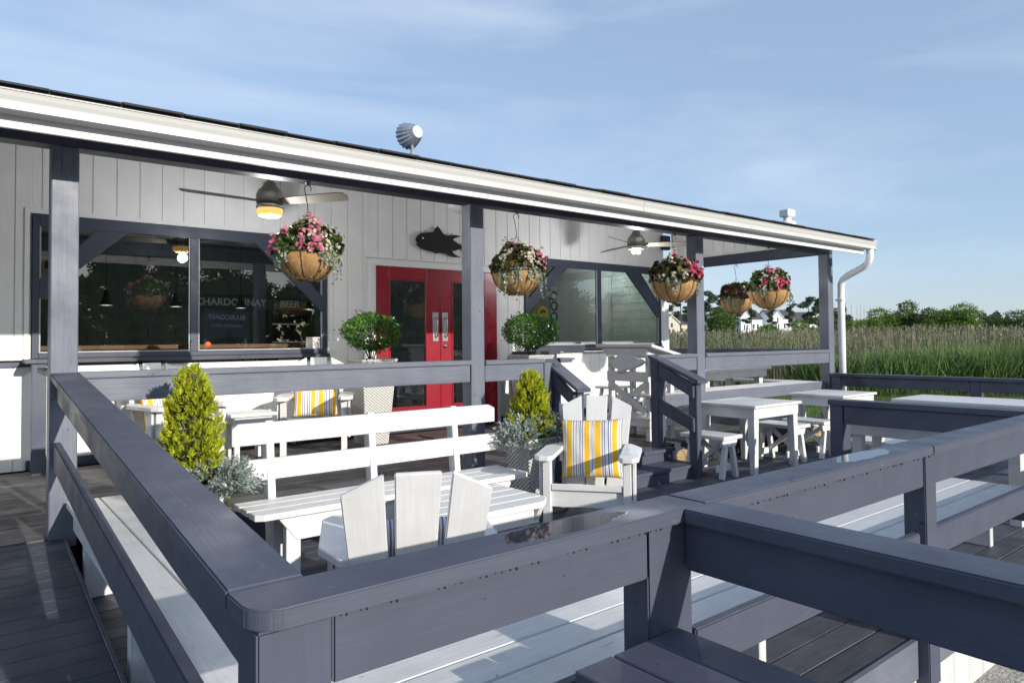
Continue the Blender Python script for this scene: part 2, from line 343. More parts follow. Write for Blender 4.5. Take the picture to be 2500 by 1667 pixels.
# ================================================================= DECKS
def boards(b,x0,x1,y0,y1,z,w=.14,gap=.005,th=.03,joints=()):
    y=y0
    while y<y1-.02:
        ye=min(y+w,y1); xs=sorted([x0,x1]+[j+random.uniform(-.6,.6) for j in joints if x0<j<x1])
        for a,c in zip(xs,xs[1:]): b.box(a+.0015,c-.0015,y,ye-gap,z-th+random.uniform(-.0015,.0015),z+random.uniform(-.0015,.0015),0)
        y=ye
b=MB(); boards(b,.53,9.7,1.42,4.90,LR,.141,.006,.03,(2.4,4.1,6.3,8.2)); tag(b.build('lower_deck',DECK,None,.003),kind='structure')
b=MB(); boards(b,-2.6,9.72,4.945,7.66,PZ,.141,.006,.03,(1.8,3.9,6.0,8.1)); tag(b.build('porch_deck',DECKG,None,.003),kind='structure')
b=MB()   # dark framing under the decks
b.box(.6,9.6,1.5,4.85,-.28,LR-.035,None,False); b.box(-2.5,9.6,5.3,7.6,-.28,PZ-.035,None,False); b.box(-2.5,5.9,5.0,5.3,-.28,PZ-.035,None,False); b.box(-2.5,.40,-3.4,4.9,-.28,-.02,None,False)
tag(b.build('deck_framing',BLACK,None,0),kind='structure')
# ramp up to the porch, boards across
b=MB(); y=-3.2; k=0
def rampz(y): return LR-.03+(PZ-.005-LR+.03)*(y-1.0)/(4.93-1.0) if y>1.0 else LR-.03
while y<4.93:
    ye=min(y+.141,4.93); z0,z1=rampz(y),rampz(ye)
    for a,c in ((-2.6,-1.1+random.uniform(-.5,.5)),):
        for xa,xb in ((-2.6,c),(c+.003,.500)):
            b.hexa([(xa,y,z0-.03),(xb,y,z0-.03),(xb,ye-.006,z1-.03),(xa,ye-.006,z1-.03),(xa,y,z0),(xb,y,z0),(xb,ye-.006,z1),(xa,ye-.006,z1)],0)
    y=ye
tag(b.build('ramp',wood('ramp_paint',(.068,.080,.108),(.052,.062,.085),rough=(.45,.65),wear=.12,wearcol=(.08,.08,.085),vary=.12,bump=.4,spots=.15,spotcol=(.015,.015,.018)),None,.003),kind='structure')
b=MB(); b.hexa([(.501,1.42,-.1),(.519,1.42,-.1),(.519,4.93,-.1),(.501,4.93,-.1),(.501,1.42,rampz(1.42)+.002),(.519,1.42,rampz(1.42)+.002),(.519,4.93,rampz(4.93)+.002),(.501,4.93,rampz(4.93)+.002)],1); tag(b.build('ramp_side_board',NAVY,None),kind='structure')
# deck edge: rim board, skirt
t=thing('deck_skirt','white boarded skirt under grey rim board at the outer deck edge','deck skirt',(5,1.40,-.3))
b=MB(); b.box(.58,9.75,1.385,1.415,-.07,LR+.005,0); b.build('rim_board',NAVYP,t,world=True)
b=MB(); x=.6
while x<9.7: b.box(x,x+.19,1.395,1.412,-.31,-.073,2); x+=.195
b.build('skirt_board',WHITEG,t,world=True)
t=thing('porch_skirt','dark slate rim board and wire netting under the raised porch','porch skirt',(5,4.92,LR))
b=MB(); b.box(.60,5.0,4.905,4.94,LR,PZ-.003,0); b.box(5.95,9.72,4.905,4.94,PZ-.13,PZ-.003,0); b.box(9.72,9.75,4.94,7.6,PZ-.16,PZ-.003,1); b.build('rim_board',NAVYD,t,world=True)
# chicken wire
b=MB(); s_=.022
for i in range(90):
    for j in range(5):
        cx=6.0+i*s_*1.5*1.55/1.55; cz=LR+.005+j*s_*1.73+(s_*.866 if i%2 else 0)
        if cz>PZ-.14: continue
        for a in (0,60,300):
            p=(cx+s_*math.cos(R(a)),4.93,cz+s_*math.sin(R(a))); q=(cx+s_*math.cos(R(a+60)),4.93,cz+s_*math.sin(R(a+60)))
            b.tube([p,q],.0012,3,cap=False)
b.build('wire_netting',plain('wire',(.35,.30,.2),.5,.6),t,0,world=True)
# steps up to the porch
t=thing('porch_steps','two low slate grey wooden steps up to the porch beside the striped chair','steps',(5.2,4.6,LR))
b=MB(); b.box(4.66,5.93,4.40,4.52,LR+.105,LR+.135,0); b.box(4.66,5.93,4.525,4.645,LR+.105,LR+.135,0); b.box(4.66,5.93,4.65,4.74,LR+.105,LR+.135,0); b.build('tread',NAVY,t,world=True)
b=MB(); b.box(4.68,5.91,4.42,4.44,LR,LR+.105,0); b.box(4.68,5.91,4.725,4.745,LR,PZ-.035,0); b.box(5.895,5.915,4.42,4.74,LR,LR+.103,1); b.build('riser',NAVY,t,world=True)
b=MB(); b.box(4.66,5.93,4.70,4.942,PZ-.034,PZ+.001,0); b.build('tread',NAVY,t,world=True)
# ================================================================= BUILDING
YW=7.75
bld=thing('restaurant_building','long low white boarded restaurant with slate trim and a covered porch','building',(5,8,PZ))
wb=MB(); gap=.009
def siding(b,x0,x1,z0,z1,y=YW):
    n0=math.floor(x0/.2035); x=n0*.2035
    while x<x1:
        a=max(x,x0); c=min(x+.2035-gap,x1)
        if c>a+.004: b.box(a,c,y,y+.016,z0,z1,2)
        x+=.2035
    b.box(x0,x1,y+.011,y+.03,z0,z1,2,False)
TOPZ=3.66
siding(wb,-3,.53,1.36,TOPZ); siding(wb,-3,3.95,PZ,1.30); siding(wb,5.93,9.52,PZ,1.30); siding(wb,.53,3.36,2.70,TOPZ); siding(wb,3.36,3.95,1.30,TOPZ); siding(wb,3.95,5.93,2.50,TOPZ); siding(wb,5.93,6.43,1.30,TOPZ); siding(wb,6.43,9.36,2.70,TOPZ); siding(wb,9.36,9.52,1.30,TOPZ)
# note: door opening cut out of the lower run is covered by the doors standing proud
wb.build('wall',WALLW,bld,.002,world=True)
b=MB(); b.box(-3,.50,YW-.03,YW+.02,1.30,1.345,0); b.build('ledge',NAVY,bld,world=True)
for a_ in ((9.50,9.61,YW-.012,YW+.02,PZ,2.70,2),(9.612,9.63,YW-.012,YW+.14,PZ,2.70,2),(.475,.52,YW-.014,YW,1.345,2.76,2),(.52,3.40,YW-.014,YW,2.712,2.76,0),(6.38,9.42,YW-.014,YW,2.70,2.745,0),(3.44,3.47,YW-.014,YW-.001,PZ,2.7,2)): b=MB(); b.box(*a_); b.build('wall_trim',TRIM,bld,world=True)
b=MB(); b.box(.5,9.6,YW-.02,YW+.01,PZ,PZ+.09,0); b.build('base_board',NAVYD,bld,world=True)
# walls right side (outside) and back, so the building is closed
b=MB(); b.box(9.63,9.66,YW+.14,8.2,-.3,3.6,2,False); b.box(9.63,9.66,8.2,14,-.3,3.6,2,False); b.box(-3,9.6,13.97,14,-.3,3.6,2,False); b.box(-3.03,-3,YW,14,-.3,3.6,2,False); b.build('wall',WALLW,bld,0,world=True)
def roofz(y): return 2.80+.275*(y-4.33)
b=MB(); y0,y1=4.31,10.5
b.hexa([(-4,y0,roofz(y0)+.01),(9.72,y0,roofz(y0)+.01),(9.72,y1,roofz(y1)+.01),(-4,y1,roofz(y1)+.01),(-4,y0,roofz(y0)+.022),(9.72,y0,roofz(y0)+.022),(9.72,y1,roofz(y1)+.022),(-4,y1,roofz(y1)+.022)],0,False)
b.hexa([(-4,y1,roofz(y1)+.01),(9.72,y1,roofz(y1)+.01),(9.72,16,roofz(y1)-1.5),(-4,16,roofz(y1)-1.5),(-4,y1,roofz(y1)+.04),(9.72,y1,roofz(y1)+.04),(9.72,16,roofz(y1)-1.47),(-4,16,roofz(y1)-1.47)],0,False)
x=-4
while x<9.7:      # shingle tabs along the eave, slightly uneven
    w_=random.uniform(.28,.34); q=random.uniform(0,.012); b.hexa([(x,y0-.02-q,roofz(y0)+.018),(min(9.72,x+w_-.008),y0-.02-q,roofz(y0)+.018),(min(9.72,x+w_-.008),y0+.3,roofz(y0+.3)+.023),(x,y0+.3,roofz(y0+.3)+.023),(x,y0-.02-q,roofz(y0)+.027+q*.5),(min(9.72,x+w_-.008),y0-.02-q,roofz(y0)+.027+q*.5),(min(9.72,x+w_-.008),y0+.3,roofz(y0+.3)+.032),(x,y0+.3,roofz(y0+.3)+.032)],0,False); x+=w_
b.build('roof',SHINGLE,bld,0,world=True)
b=MB(); x=-4      # boarded ceiling on the underside of the roof
while x<9.66:
    c=min(x+.14,9.66)-.006; b.hexa([(x,4.46,roofz(4.46)-.02),(c,4.46,roofz(4.46)-.02),(c,7.8,roofz(7.8)-.02),(x,7.8,roofz(7.8)-.02),(x,4.46,roofz(4.46)+.005),(c,4.46,roofz(4.46)+.005),(c,7.8,roofz(7.8)+.005),(x,7.8,roofz(7.8)+.005)],1,False); x+=.14
b.build('ceiling',WALLW,bld,0,world=True)
b=MB(); b.box(-4,9.70,4.44,4.465,2.630,2.83,0); b.box(9.70,9.725,4.35,10.4,2.66,2.66,0) if False else None
b.build('fascia',TRIM,bld,.002,world=True)
b=MB()            # barge board on the right gable
b.hexa([(9.70,4.45,roofz(4.45)-.14),(9.725,4.45,roofz(4.45)-.14),(9.725,10.4,roofz(10.4)-.14),(9.70,10.4,roofz(10.4)-.14),(9.70,4.45,roofz(4.45)+.008),(9.725,4.45,roofz(4.45)+.008),(9.725,10.4,roofz(10.4)+.008),(9.70,10.4,roofz(10.4)+.008)],1); b.build('fascia',METALG,bld,.002,world=True)
# gutter: K profile along x
prof=[(4.438,2.697),(4.345,2.697),(4.334,2.702),(4.334,2.712),(4.350,2.722),(4.346,2.748),(4.334,2.770),(4.326,2.795),(4.318,2.797),(4.318,2.812),(4.334,2.812),(4.334,2.80),(4.356,2.76),(4.36,2.712),(4.438,2.712)]
b=MB(); b.prism([(-4,y,z) for y,z in prof],(13.86,0,0),False); b.build('gutter',METALG,bld,0,world=True)
b=MB(); b.prism([(9.861,y,z) for y,z in prof[:9]+[(4.438,2.812)]],(.012,0,0),False); b.build('gutter_end',METALG,bld,0,world=True)
for xg in (5.06,):
    b=MB(); b.prism([(xg,y-.004 if i<9 else y,z) for i,(y,z) in enumerate(prof)],(.012,0,0),False); b.build('gutter_joint',METALG,bld,0,world=True)
b=MB(); b.tube([(9.76,4.385,2.72),(9.76,4.385,2.60),(9.765,4.41,2.52),(9.78,4.48,2.47),(9.82,4.70,2.38),(9.85,4.80,2.33),(9.86,4.84,2.26),(9.86,4.845,2.1),(9.86,4.845,-.1)],.048,14); b.build('downspout',PLASTW,bld,0,world=True)
b=MB(); b.box(9.79,9.91,4.80,4.895,2.02,2.045,0); b.build('downspout_strap',METALG,bld,world=True)
# beam + gable infill
b=MB(); b.box(-4,9.78,4.915,5.055,2.69,2.90,0); b.box(9.64,9.78,5.057,7.75,2.69,2.84,1); b.build('beam',NAVYD,bld,.004,world=True)
b=MB(); y=5.06
while y<7.7:
    c=min(y+.2,7.72); b.hexa([(9.69,y,2.86),(9.71,y,2.86),(9.71,c-.008,2.86),(9.69,c-.008,2.86),(9.69,y,roofz(y)-.02),(9.71,y,roofz(y)-.02),(9.71,c-.008,roofz(c)-.02),(9.69,c-.008,roofz(c)-.02)],2); y+=.2
b.box(9.70,9.715,5.06,7.72,2.86,2.9,1,False); b.build('gable_panel',WALLW,bld,world=True)
b=MB(); b.box(9.675,9.70,5.06,7.72,2.842,2.875,1); b.build('corner_trim',TRIM,bld,world=True)
# posts (dark shade bolts plates on front)
for i,x in enumerate((.43,3.465,6.62,9.64)):
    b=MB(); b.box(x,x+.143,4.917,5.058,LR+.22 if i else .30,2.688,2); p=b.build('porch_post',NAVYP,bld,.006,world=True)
    b=MB(); b.box(x+.055,x+.105,4.909,4.9165,2.52,2.66,2); b.box(x+.002,x+.05,4.910,4.9168,2.60,2.688,2)
    for zz in (2.54,2.575): b.lathe([(.006,0),(.006,.004),(.003,.006)],(x+.07+.02*(zz>2.55),4.909,zz),8,Matrix.Rotation(R(90),4,'X'))
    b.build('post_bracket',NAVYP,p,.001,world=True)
# windows
def window(x0,x1,z0,z1,mull,braces,label,sill=True):
    f=MB(); fr=.055; y0,y1=YW-.035,YW+.03
    f.box(x0,x0+fr,y0,y1,z0,z1,2); f.box(x1-fr,x1,y0,y1,z0,z1,2); f.box(x0+fr,x1-fr,y0,y1,z1-.115,z1,0); f.box(x0+fr,x1-fr,y0,y1,z0,z0+.05,0); f.box(mull-.04,mull+.04,y0,y1,z0+.05,z1-.115,2)
    for br in braces: f.prism([(px,y0+.004,pz) for px,pz in br],(0,.05,0))
    f.box(x0-.02,x1+.02,y0-.03,y1,z0-.045,z0-.002,0)
    fo=f.build('window_frame',NAVYD,bld,.003,world=True); tag(fo,label)
    g=MB()
    for a,c in ((x0+fr,mull-.04),(mull+.04,x1-fr)):
        bm=g.bm; bm.faces.new([bm.verts.new(p) for p in ((a,YW-.005,z0+.05),(c,YW-.005,z0+.05),(c,YW-.005,z1-.115),(a,YW-.005,z1-.115))])
    g.build('window_pane',GLASS,fo,0,world=True)
    tr=MB()
    for a,c in ((x0+fr,mull-.04),(mull+.04,x1-fr)):
        tr.box(a,a+.012,YW-.02,YW-.006,z0+.05,z1-.115,2,False); tr.box(c-.012,c,YW-.02,YW-.006,z0+.05,z1-.115,2,False); tr.box(a+.012,c-.012,YW-.02,YW-.006,z0+.05,z0+.062,0,False)
    tr.build('glazing_bead',plain('bead',(.30,.32,.34),.4),fo,0,world=True)
window(.535,3.385,1.375,2.71,1.93,
 [[(1.05,2.60),(1.32,2.60),(.59,1.92),(.59,2.10)],[(2.56,2.60),(2.74,2.60),(3.335,2.03),(3.335,1.84)]],'wide two pane window with slate corner braces left of the red doors')
window(6.40,9.40,1.375,2.71,7.915,
 [[(6.99,2.60),(7.25,2.60),(6.455,1.91),(6.455,2.10)],[(8.56,2.60),(8.90,2.60),(9.345,2.12),(9.345,1.86)]],'wide two pane window with slate corner braces right of the red doors')
# doors
df=MB(); df.box(3.94,4.02,YW-.03,YW+.02,PZ,2.44,2); df.box(5.875,5.94,YW-.03,YW+.02,PZ,2.44,2); df.box(3.94,5.94,YW-.032,YW+.02,2.44,2.525,0); df.box(3.90,5.98,YW-.045,YW-.0,2.526,2.545,0); df.build('door_frame',TRIM,bld,world=True)
def door(x0,x1,gx0,gx1,hx,label):
    b=MB(); y0,y1=YW-.04,YW+.01; b.box(x0,gx0,y0,y1,PZ+.03,2.435,2); b.box(gx1,x1,y0,y1,PZ+.03,2.435,2); b.box(gx0,gx1,y0,y1,2.285,2.435,0); b.box(gx0,gx1,y0,y1,PZ+.03,.66,0)
    for r in ((gx0,gx0+.02,.66,2.285),(gx1-.02,gx1,.66,2.285)): b.box(r[0],r[1],y0-.008,y0+.02,r[2],r[3],2)
    b.box(gx0+.02,gx1-.02,y0-.008,y0+.02,.66,.68,0); b.box(gx0+.02,gx1-.02,y0-.008,y0+.02,2.265,2.285,0)
    d=tag(b.build('door',RED,bld,.003,world=True),label)
    g=MB(); bm=g.bm; bm.faces.new([bm.verts.new(p) for p in ((gx0+.02,YW-.02,.68),(gx1-.02,YW-.02,.68),(gx1-.02,YW-.02,2.265),(gx0+.02,YW-.02,2.265))]); g.build('door_pane',GLASS,d,0,world=True)
    h=MB(); h.box(hx-.042,hx+.042,y0-.006,y0,1.50,1.875,2); h.build('handle_plate',STEEL,d,.001,world=True)
    h=MB(); h.tube([(hx,y0-.008,1.55),(hx,y0-.05,1.57),(hx,y0-.055,1.62),(hx,y0-.055,1.74),(hx,y0-.05,1.79),(hx,y0-.008,1.81)],.009,8); h.build('door_handle',STEEL,d,0,world=True)
    return d
d1=door(4.022,4.944,4.19,4.74,4.866,'red left door leaf with tall glass')
d2=door(4.95,5.873,5.12,5.67,5.014,'red right door leaf with tall glass and a round lock')
h=MB(); h.lathe([(.03,0),(.03,.012),(.018,.016),(.018,.03),(.0,.03)],(5.014,YW-.041,1.44),16,Matrix.Rotation(R(90),4,'X')); h.build('door_lock',STEEL,d2,0,world=True)
# ---- interior
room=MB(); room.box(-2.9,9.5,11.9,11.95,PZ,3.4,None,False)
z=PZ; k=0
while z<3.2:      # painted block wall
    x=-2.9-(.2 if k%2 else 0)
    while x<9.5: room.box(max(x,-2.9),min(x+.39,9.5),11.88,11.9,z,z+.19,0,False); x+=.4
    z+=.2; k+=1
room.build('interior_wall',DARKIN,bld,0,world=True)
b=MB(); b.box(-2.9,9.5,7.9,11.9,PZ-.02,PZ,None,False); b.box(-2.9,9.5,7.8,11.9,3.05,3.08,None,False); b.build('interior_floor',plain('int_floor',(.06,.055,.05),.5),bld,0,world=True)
b=MB(); b.box(.3,3.45,8.0,8.35,1.445,1.49,0); b.box(1.4,3.1,9.3,9.7,1.45,1.49,0); b.build('window_counter',OAK,bld,world=True)
b=MB()
for x in (1.5,2.9): b.box(x,x+.05,8.1,8.3,PZ,1.44,2)
b.build('counter_leg',BLACK,bld,world=True)
b=MB(); z=PZ
while z<3.0: b.box(9.58,9.60,7.85,9.02,z,z+.145,1); z+=.15
b.box(9.56,9.60,9.03,9.10,PZ,2.7,2); b.build('interior_panel',wood('panel_grey',(.60,.64,.60),vary=.03),bld,world=True)
b=MB(); b.box(7.0,9.3,8.15,8.6,PZ,1.47,0); b.build('interior_counter',WALLW,bld,world=True)
def text(body,size,loc,rot,mat,parent,name='lettering',depth=.003,align='CENTER',bold=0):
    c=bpy.data.curves.new(name,'FONT'); c.body=body; c.size=size; c.extrude=depth; c.align_x=align; c.align_y='CENTER'; c.offset=bold
    o=bpy.data.objects.new(name,c); COL.objects.link(o); dg=bpy.context.evaluated_depsgraph_get(); dg.update(); me=bpy.data.meshes.new_from_object(o.evaluated_get(dg)); bpy.data.objects.remove(o)
    me.materials.clear(); me.materials.append(mat); o=bpy.data.objects.new(name,me); link(o,parent); q=parent; off=Vector((0,0,0))
    while q is not None: off+=q.location; q=q.parent
    o.location=Vector(loc)-off; o.rotation_euler=rot; return o
def sign(name,label,x0,x1,y,z0,z1,mat,txt,size,lm,rot=(R(90),0,0),loc=None,bold=.004):
    t=thing(name,label,'sign',((x0+x1)/2,y,z0)); b=MB(); b.box(x0,x1,y,y+.03,z0,z1); b.build('board',mat,t,world=True)
    text(txt,size,loc or ((x0+x1)/2,y-.004,(z0+z1)/2),rot,lm,t,bold=bold); return t
sign('bar_sign','dark blue bar sign reading CHARDONNAY seen through the left window',2.94,3.93,11.5,2.06,2.24,SIGNB,'CHARDONNAY',.155,SIGNL)
sign('bar_sign','dark blue bar sign reading BEER seen through the left window',3.96,4.80,11.5,2.05,2.23,SIGNB,'BEER',.155,SIGNL)
t=sign('food_sign','upright pale sign reading FOOD seen through the right window',7.48,7.66,8.40,1.62,2.37,plain('sign_pale',(.30,.36,.34),.6),'FOOD',.21,plain('sign_ink',(.03,.035,.035),.6),rot=(R(90),R(-90),0))
t=thing('round_sign','round dull yellow sign seen low in the right window','sign',(7.3,8.42,1.8)); b=MB(); b.lathe([(.115,0),(.115,.02)],(7.32,8.42,1.93),28,Matrix.Rotation(R(90),4,'X')); b.build('disc',YEL,t,0,world=True)
text('e',.26,(7.32,8.39,1.94),(R(90),0,0),plain('sign_ink2',(.05,.05,.03),.6),t,bold=.01)
t=thing('drinks_fridge','dark glass fronted drinks fridge under the beer sign','fridge',(4.35,11.45,PZ)); b=MB(); b.box(3.98,4.05,11.4,11.85,PZ,2.04,2); b.box(4.7,4.77,11.4,11.85,PZ,2.04,2); b.box(4.05,4.7,11.4,11.85,1.96,2.04,0); b.box(4.05,4.7,11.83,11.85,PZ,1.96); b.build('case',BLACK,t,world=True)
b=MB()
for z in (1.2,1.5,1.8): b.box(4.05,4.7,11.45,11.8,z,z+.02)
b.build('shelf',LAMPW,t,world=True)
# pendants
pend=thing('pendant_lamp','black bell pendant lamp behind the window, nearest the left post','lamp',(1.39,9.5,1.965),0,'pendant lamps hanging inside')
b=MB(); b.lathe([(.075,0),(.073,.012),(.05,.06),(.03,.12),(.026,.17),(.012,.18)],n=20,cap=False); b.build('lamp_shade',BLACK,pend,0)
b=MB(); b.tube([(0,0,.17),(0,0,1.08)],.006,6); b.build('cord',BLACK,pend,0)
b=MB(); b.lathe([(.069,.008),(.069,.012),(.0,.02)],n=16); b.build('lamp_glow',plain('pend_glow',(.8,.7,.5),.5,emit=(1,.75,.45),estr=1.6),pend,0)
pl=bpy.data.lights.new('pendant_light','POINT'); pl.energy=2.6; pl.color=(1,.92,.8); pl.shadow_soft_size=.05; plo=bpy.data.objects.new('pendant_light',pl); link(plo,pend,(0,0,-.03))
for x,lb in ((2.156,'black bell pendant lamp behind the window, just left of the mullion'),(2.953,'black bell pendant lamp hanging in front of the CHARDONNAY sign'),(3.89,'black bell pendant lamp hanging in front of the BEER sign')): copy_thing(pend,(x,9.5,1.965),0,lb)
# bar stools seen dark at the counter
for x,lb in ((1.75,'dark bar stool at the inside counter, left one'),(2.75,'dark bar stool at the inside counter, right one')):
    t=thing('bar_stool',lb,'stool',(x,8.6,PZ),0,'dark bar stools inside'); b=MB(); b.lathe([(.17,1.02),(.17,1.06)],n=18); b.build('seat',BLACK,t,0)
    for a in range(4): b=MB(); b.tube([(.1*math.cos(a*1.57+.78),.1*math.sin(a*1.57+.78),1.02),(.2*math.cos(a*1.57+.78),.2*math.sin(a*1.57+.78),0)],.012,6); b.build('leg',BLACK,t,0)
t=thing('added_light','small added light inside, out of view, brightening the panel behind the right window','lamp',(8.7,8.7,3.04)); b=MB(); b.lathe([(.06,0),(.06,-.01),(.0,-.012)],n=16); b.build('lens',BULB,t,0)  # unseen light and disc added to brighten the interior panel
il=bpy.data.lights.new('panel_fill_light','POINT'); il.energy=16; il.color=(.88,1,.96); il.shadow_soft_size=.03; ilo=bpy.data.objects.new('panel_fill_light',il); link(ilo,t,(0,0,-.06))
# warning notice and small decals on the glass
t=thing('warning_notice','white warning notice stuck low on the window right corner','notice',(3.22,YW-.012,1.38)); b=MB(); b.box(3.14,3.305,YW-.010,YW-.007,1.432,1.56); b.build('paper',PAPER,t,0,world=True)
text('WARNING',.033,(3.222,YW-.012,1.54),(R(90),0,0),INKR,t,depth=.0004)
b=MB()
for k,z in enumerate((1.515,1.50,1.485,1.47,1.455,1.442)): b.box(3.15+.006*(k%3),3.295-.01*(k%2),YW-.0115,YW-.0105,z,z+.004,None,False)
b.build('print_line',INKG,t,0,world=True)
t=thing('orange_sticker','small round orange sticker low on the left window glass','sticker',(2.1,YW-.01,1.44)); b=MB(); b.lathe([(.032,0),(.032,.002)],(2.07,YW-.008,1.487),18,Matrix.Rotation(R(90),4,'X')); b.build('disc',ORANGE,t,0,world=True)
t=thing('posted_menu','white framed menu posted inside the left end of the window','notice',(.66,8.3,1.9)); b=MB(); b.box(.60,.78,8.3,8.32,1.95,2.38); b.build('paper',PAPER,t,world=True)
b=MB(); b.box(.68,.77,8.292,8.299,2.26,2.33,None,False); b.build('picture',plain('pic',(.12,.06,.05),.6),t,0,world=True)
# ================================================================= PORCH FIXTURES
def fan(loc,label,blades,bulbs,rz):
    t=thing('ceiling_fan',label,'ceiling fan',loc,rz,'ceiling fans under the porch roof'); top=roofz(loc[1])-.03-loc[2]
    b=MB(); b.tube([(0,0,.06),(0,0,top)],.012,10); b.build('downrod',NICKEL,t,0)
    b=MB(); b.lathe([(.02,.15),(.055,.125),(.06,.10),(.065,.095),(.10,.06),(.118,.02),(.12,-.03),(.115,-.055),(.03,-.06)],n=28); b.build('motor_housing',NICKEL,t,0)
    b=MB(); b.lathe([(.075,top),(.075,top-.02),(.02,top-.07)],n=20); b.build('canopy',NICKEL,t,0)
    b=MB(); b.lathe([(.09,-.06),(.118,-.07),(.118,-.10),(.108,-.105)],n=28); b.build('light_collar',STEEL,t,0)
    if not bulbs:
        b=MB(); b.lathe([(.108,-.104),(.112,-.12),(.108,-.155),(.085,-.175),(.0,-.18)],n=28); b.build('light_bowl',FROST,t,0)
    else:
        for dx in (-.045,.045): b=MB(); b.lathe([(.012,-.09),(.03,-.115),(.033,-.135),(.022,-.16),(0,-.165)],(dx,0,0),14); b.build('bulb',BULB,t,0)
    fl=bpy.data.lights.new('fan_light','POINT'); fl.energy=24; fl.color=(.96,.97,1); fl.shadow_soft_size=.055; flo=bpy.data.objects.new('fan_light',fl); link(flo,t,(0,0,-.24))
    for a in blades:
        b=MB(); tw=R(-20); c=math.cos(tw); s_=math.sin(tw); pts=[]
        out=[(.10,.035),(.16,.05),(.40,.065),(.70,.068),(.755,.055),(.77,.02),(.77,-.02),(.755,-.06),(.70,-.068),(.40,-.065),(.16,-.05),(.10,-.035)]
        M=Matrix.Rotation(a,4,'Z')
        b.prism([M@Vector((x,y*c,y*s_-.045)) for x,y in out],(0,0,.008),False); b.build('blade',BLADE,t,0)
    return t
fan((2.18,6.2,2.80),'nickel ceiling fan with a glowing amber bowl above the first flower basket',[R(185.6),R(305.6),R(65.6)],False,0)
fan((7.06,6.2,2.80),'nickel ceiling fan with two bare bulbs over the right end of the porch',[R(-41.3),R(78.7),R(198.7)],True,0)
t=thing('ceiling_lamp','shallow white dome ceiling lamp half hidden by the middle post','lamp',(4.27,6.2,2.94)); b=MB(); b.lathe([(.0,-.06),(.09,-.045),(.16,.0),(.17,.02)],n=28); b.build('dome',LAMPW,t,0)
b=MB(); b.lathe([(.17,.021),(.17,.035),(.05,.036),(.05,.33)],n=24); b.build('mount',STEEL,t,0)
t=thing('wall_speaker','small black wall speaker high at the right end of the wall','speaker',(9.45,YW-.02,3.1)); b=MB(); b.box(9.37,9.54,YW-.15,YW-.05,3.02,3.26); b.build('cabinet',BLACK,t,.01,world=True); b=MB(); b.box(9.42,9.49,YW-.05,YW-.0,3.10,3.18); b.build('bracket',BLACK,t,world=True)
# tuna sign
def poly_sm(pts,it=2):
    P=[Vector((a,b)) for a,b in pts]
    for _ in range(it):
        Q=[]
        for i in range(len(P)):
            a,b=P[i],P[(i+1)%len(P)]; Q+= [a*.75+b*.25,a*.25+b*.75]
        P=Q
    return P
t=thing('fish_sign','black tuna silhouette sign with red fin tips above the red doors','sign',(4.97,YW-.05,2.6))
K=1.0333
def c2w(x,y): 
    u=(800+x*.4464); v=(250+y*.4464); return (4.57+(x-470)*.00283, 2.79-(y-757)*.00244)
body=[(470,757),(478,735),(500,715),(540,708),(565,704),(575,685),(588,670),(600,682),(620,708),(636,716),(655,712),(690,707),(722,712),(690,722),(672,733),(680,740),(690,745),(700,752),(712,758),(722,764),(735,764),(755,745),(775,725),(768,760),(765,790),(775,825),(757,805),(740,782),(722,780),(705,786),(690,792),(670,797),(672,805),(685,815),(716,828),(680,830),(650,822),(630,812),(600,812),(575,818),(563,810),(530,806),(500,797),(482,785),(474,775),(482,768)]
b=MB(); b.prism([(c2w(*p)[0],YW-.05,c2w(*p)[1]) for p in body],(0,.012,0),False); b.build('fish_body',FISHB,t,0,world=True)
b=MB(); 
for poly in ([(738,763),(755,745),(775,725),(768,760),(765,790),(775,825),(757,805),(740,782)],[(690,826),(716,828),(680,831)],[(700,709),(722,712),(700,716)]):
    b.prism([(c2w(*p)[0],YW-.053,c2w(*p)[1]) for p in poly],(0,.0028,0),False)
b.build('fin_tip',FISHR,t,0,world=True)
b=MB(); b.lathe([(.012,0),(.012,.004)],(c2w(508,742)[0],YW-.052,c2w(508,742)[1]),14,Matrix.Rotation(R(90),4,'X')); b.build('eye',LAMPW,t,0,world=True)
for px in (525,672): b=MB(); b.tube([(c2w(px,715)[0],YW-.045,c2w(px,715)[1]),(c2w(px,700)[0],YW-.04,c2w(px,700)[1]),(c2w(px,700)[0],YW,c2w(px,700)[1])],.003,6); b.build('wall_hook',BLACK,t,0,world=True)
# flood light / vent on the roof
t=thing('roof_floodlight','ribbed grey floodlight on a short stem at the roof edge','light',(2.94,5.0,roofz(5)+.04))
M=Vector((.13,-.96,.05)).to_track_quat('Z','Y').to_matrix().to_4x4()
b=MB(); n=36; rings=[]
for r,z in ((.128,-.10),(.132,-.085),(.115,-.02),(.095,.03),(.07,.075),(.062,.085)):
    rings.append([b.bm.verts.new(M@Vector(((r*(1.05 if i%2 else .93))*math.cos(2*math.pi*i/n),(r*(1.05 if i%2 else .93))*math.sin(2*math.pi*i/n),z))+Vector((0,0,.235))) for i in range(n)])
for A,B_ in zip(rings,rings[1:]):
    for i in range(n): b.bm.faces.new((A[i],A[(i+1)%n],B_[(i+1)%n],B_[i]))
b.bm.faces.new(rings[0])
b.build('ribbed_housing',GALV,t,0)
b=MB(); b.lathe([(.0,.10),(.052,.10),(.062,.092),(.06,.07)],(0,0,.235),24,M); b.build('end_cap',LAMPW,t,0)
b=MB(); b.lathe([(.055,-.02),(.04,.03),(.018,.05),(.018,.12)],n=14); b.build('stem',GALV,t,0)
t.scale=(.82,.82,.82)
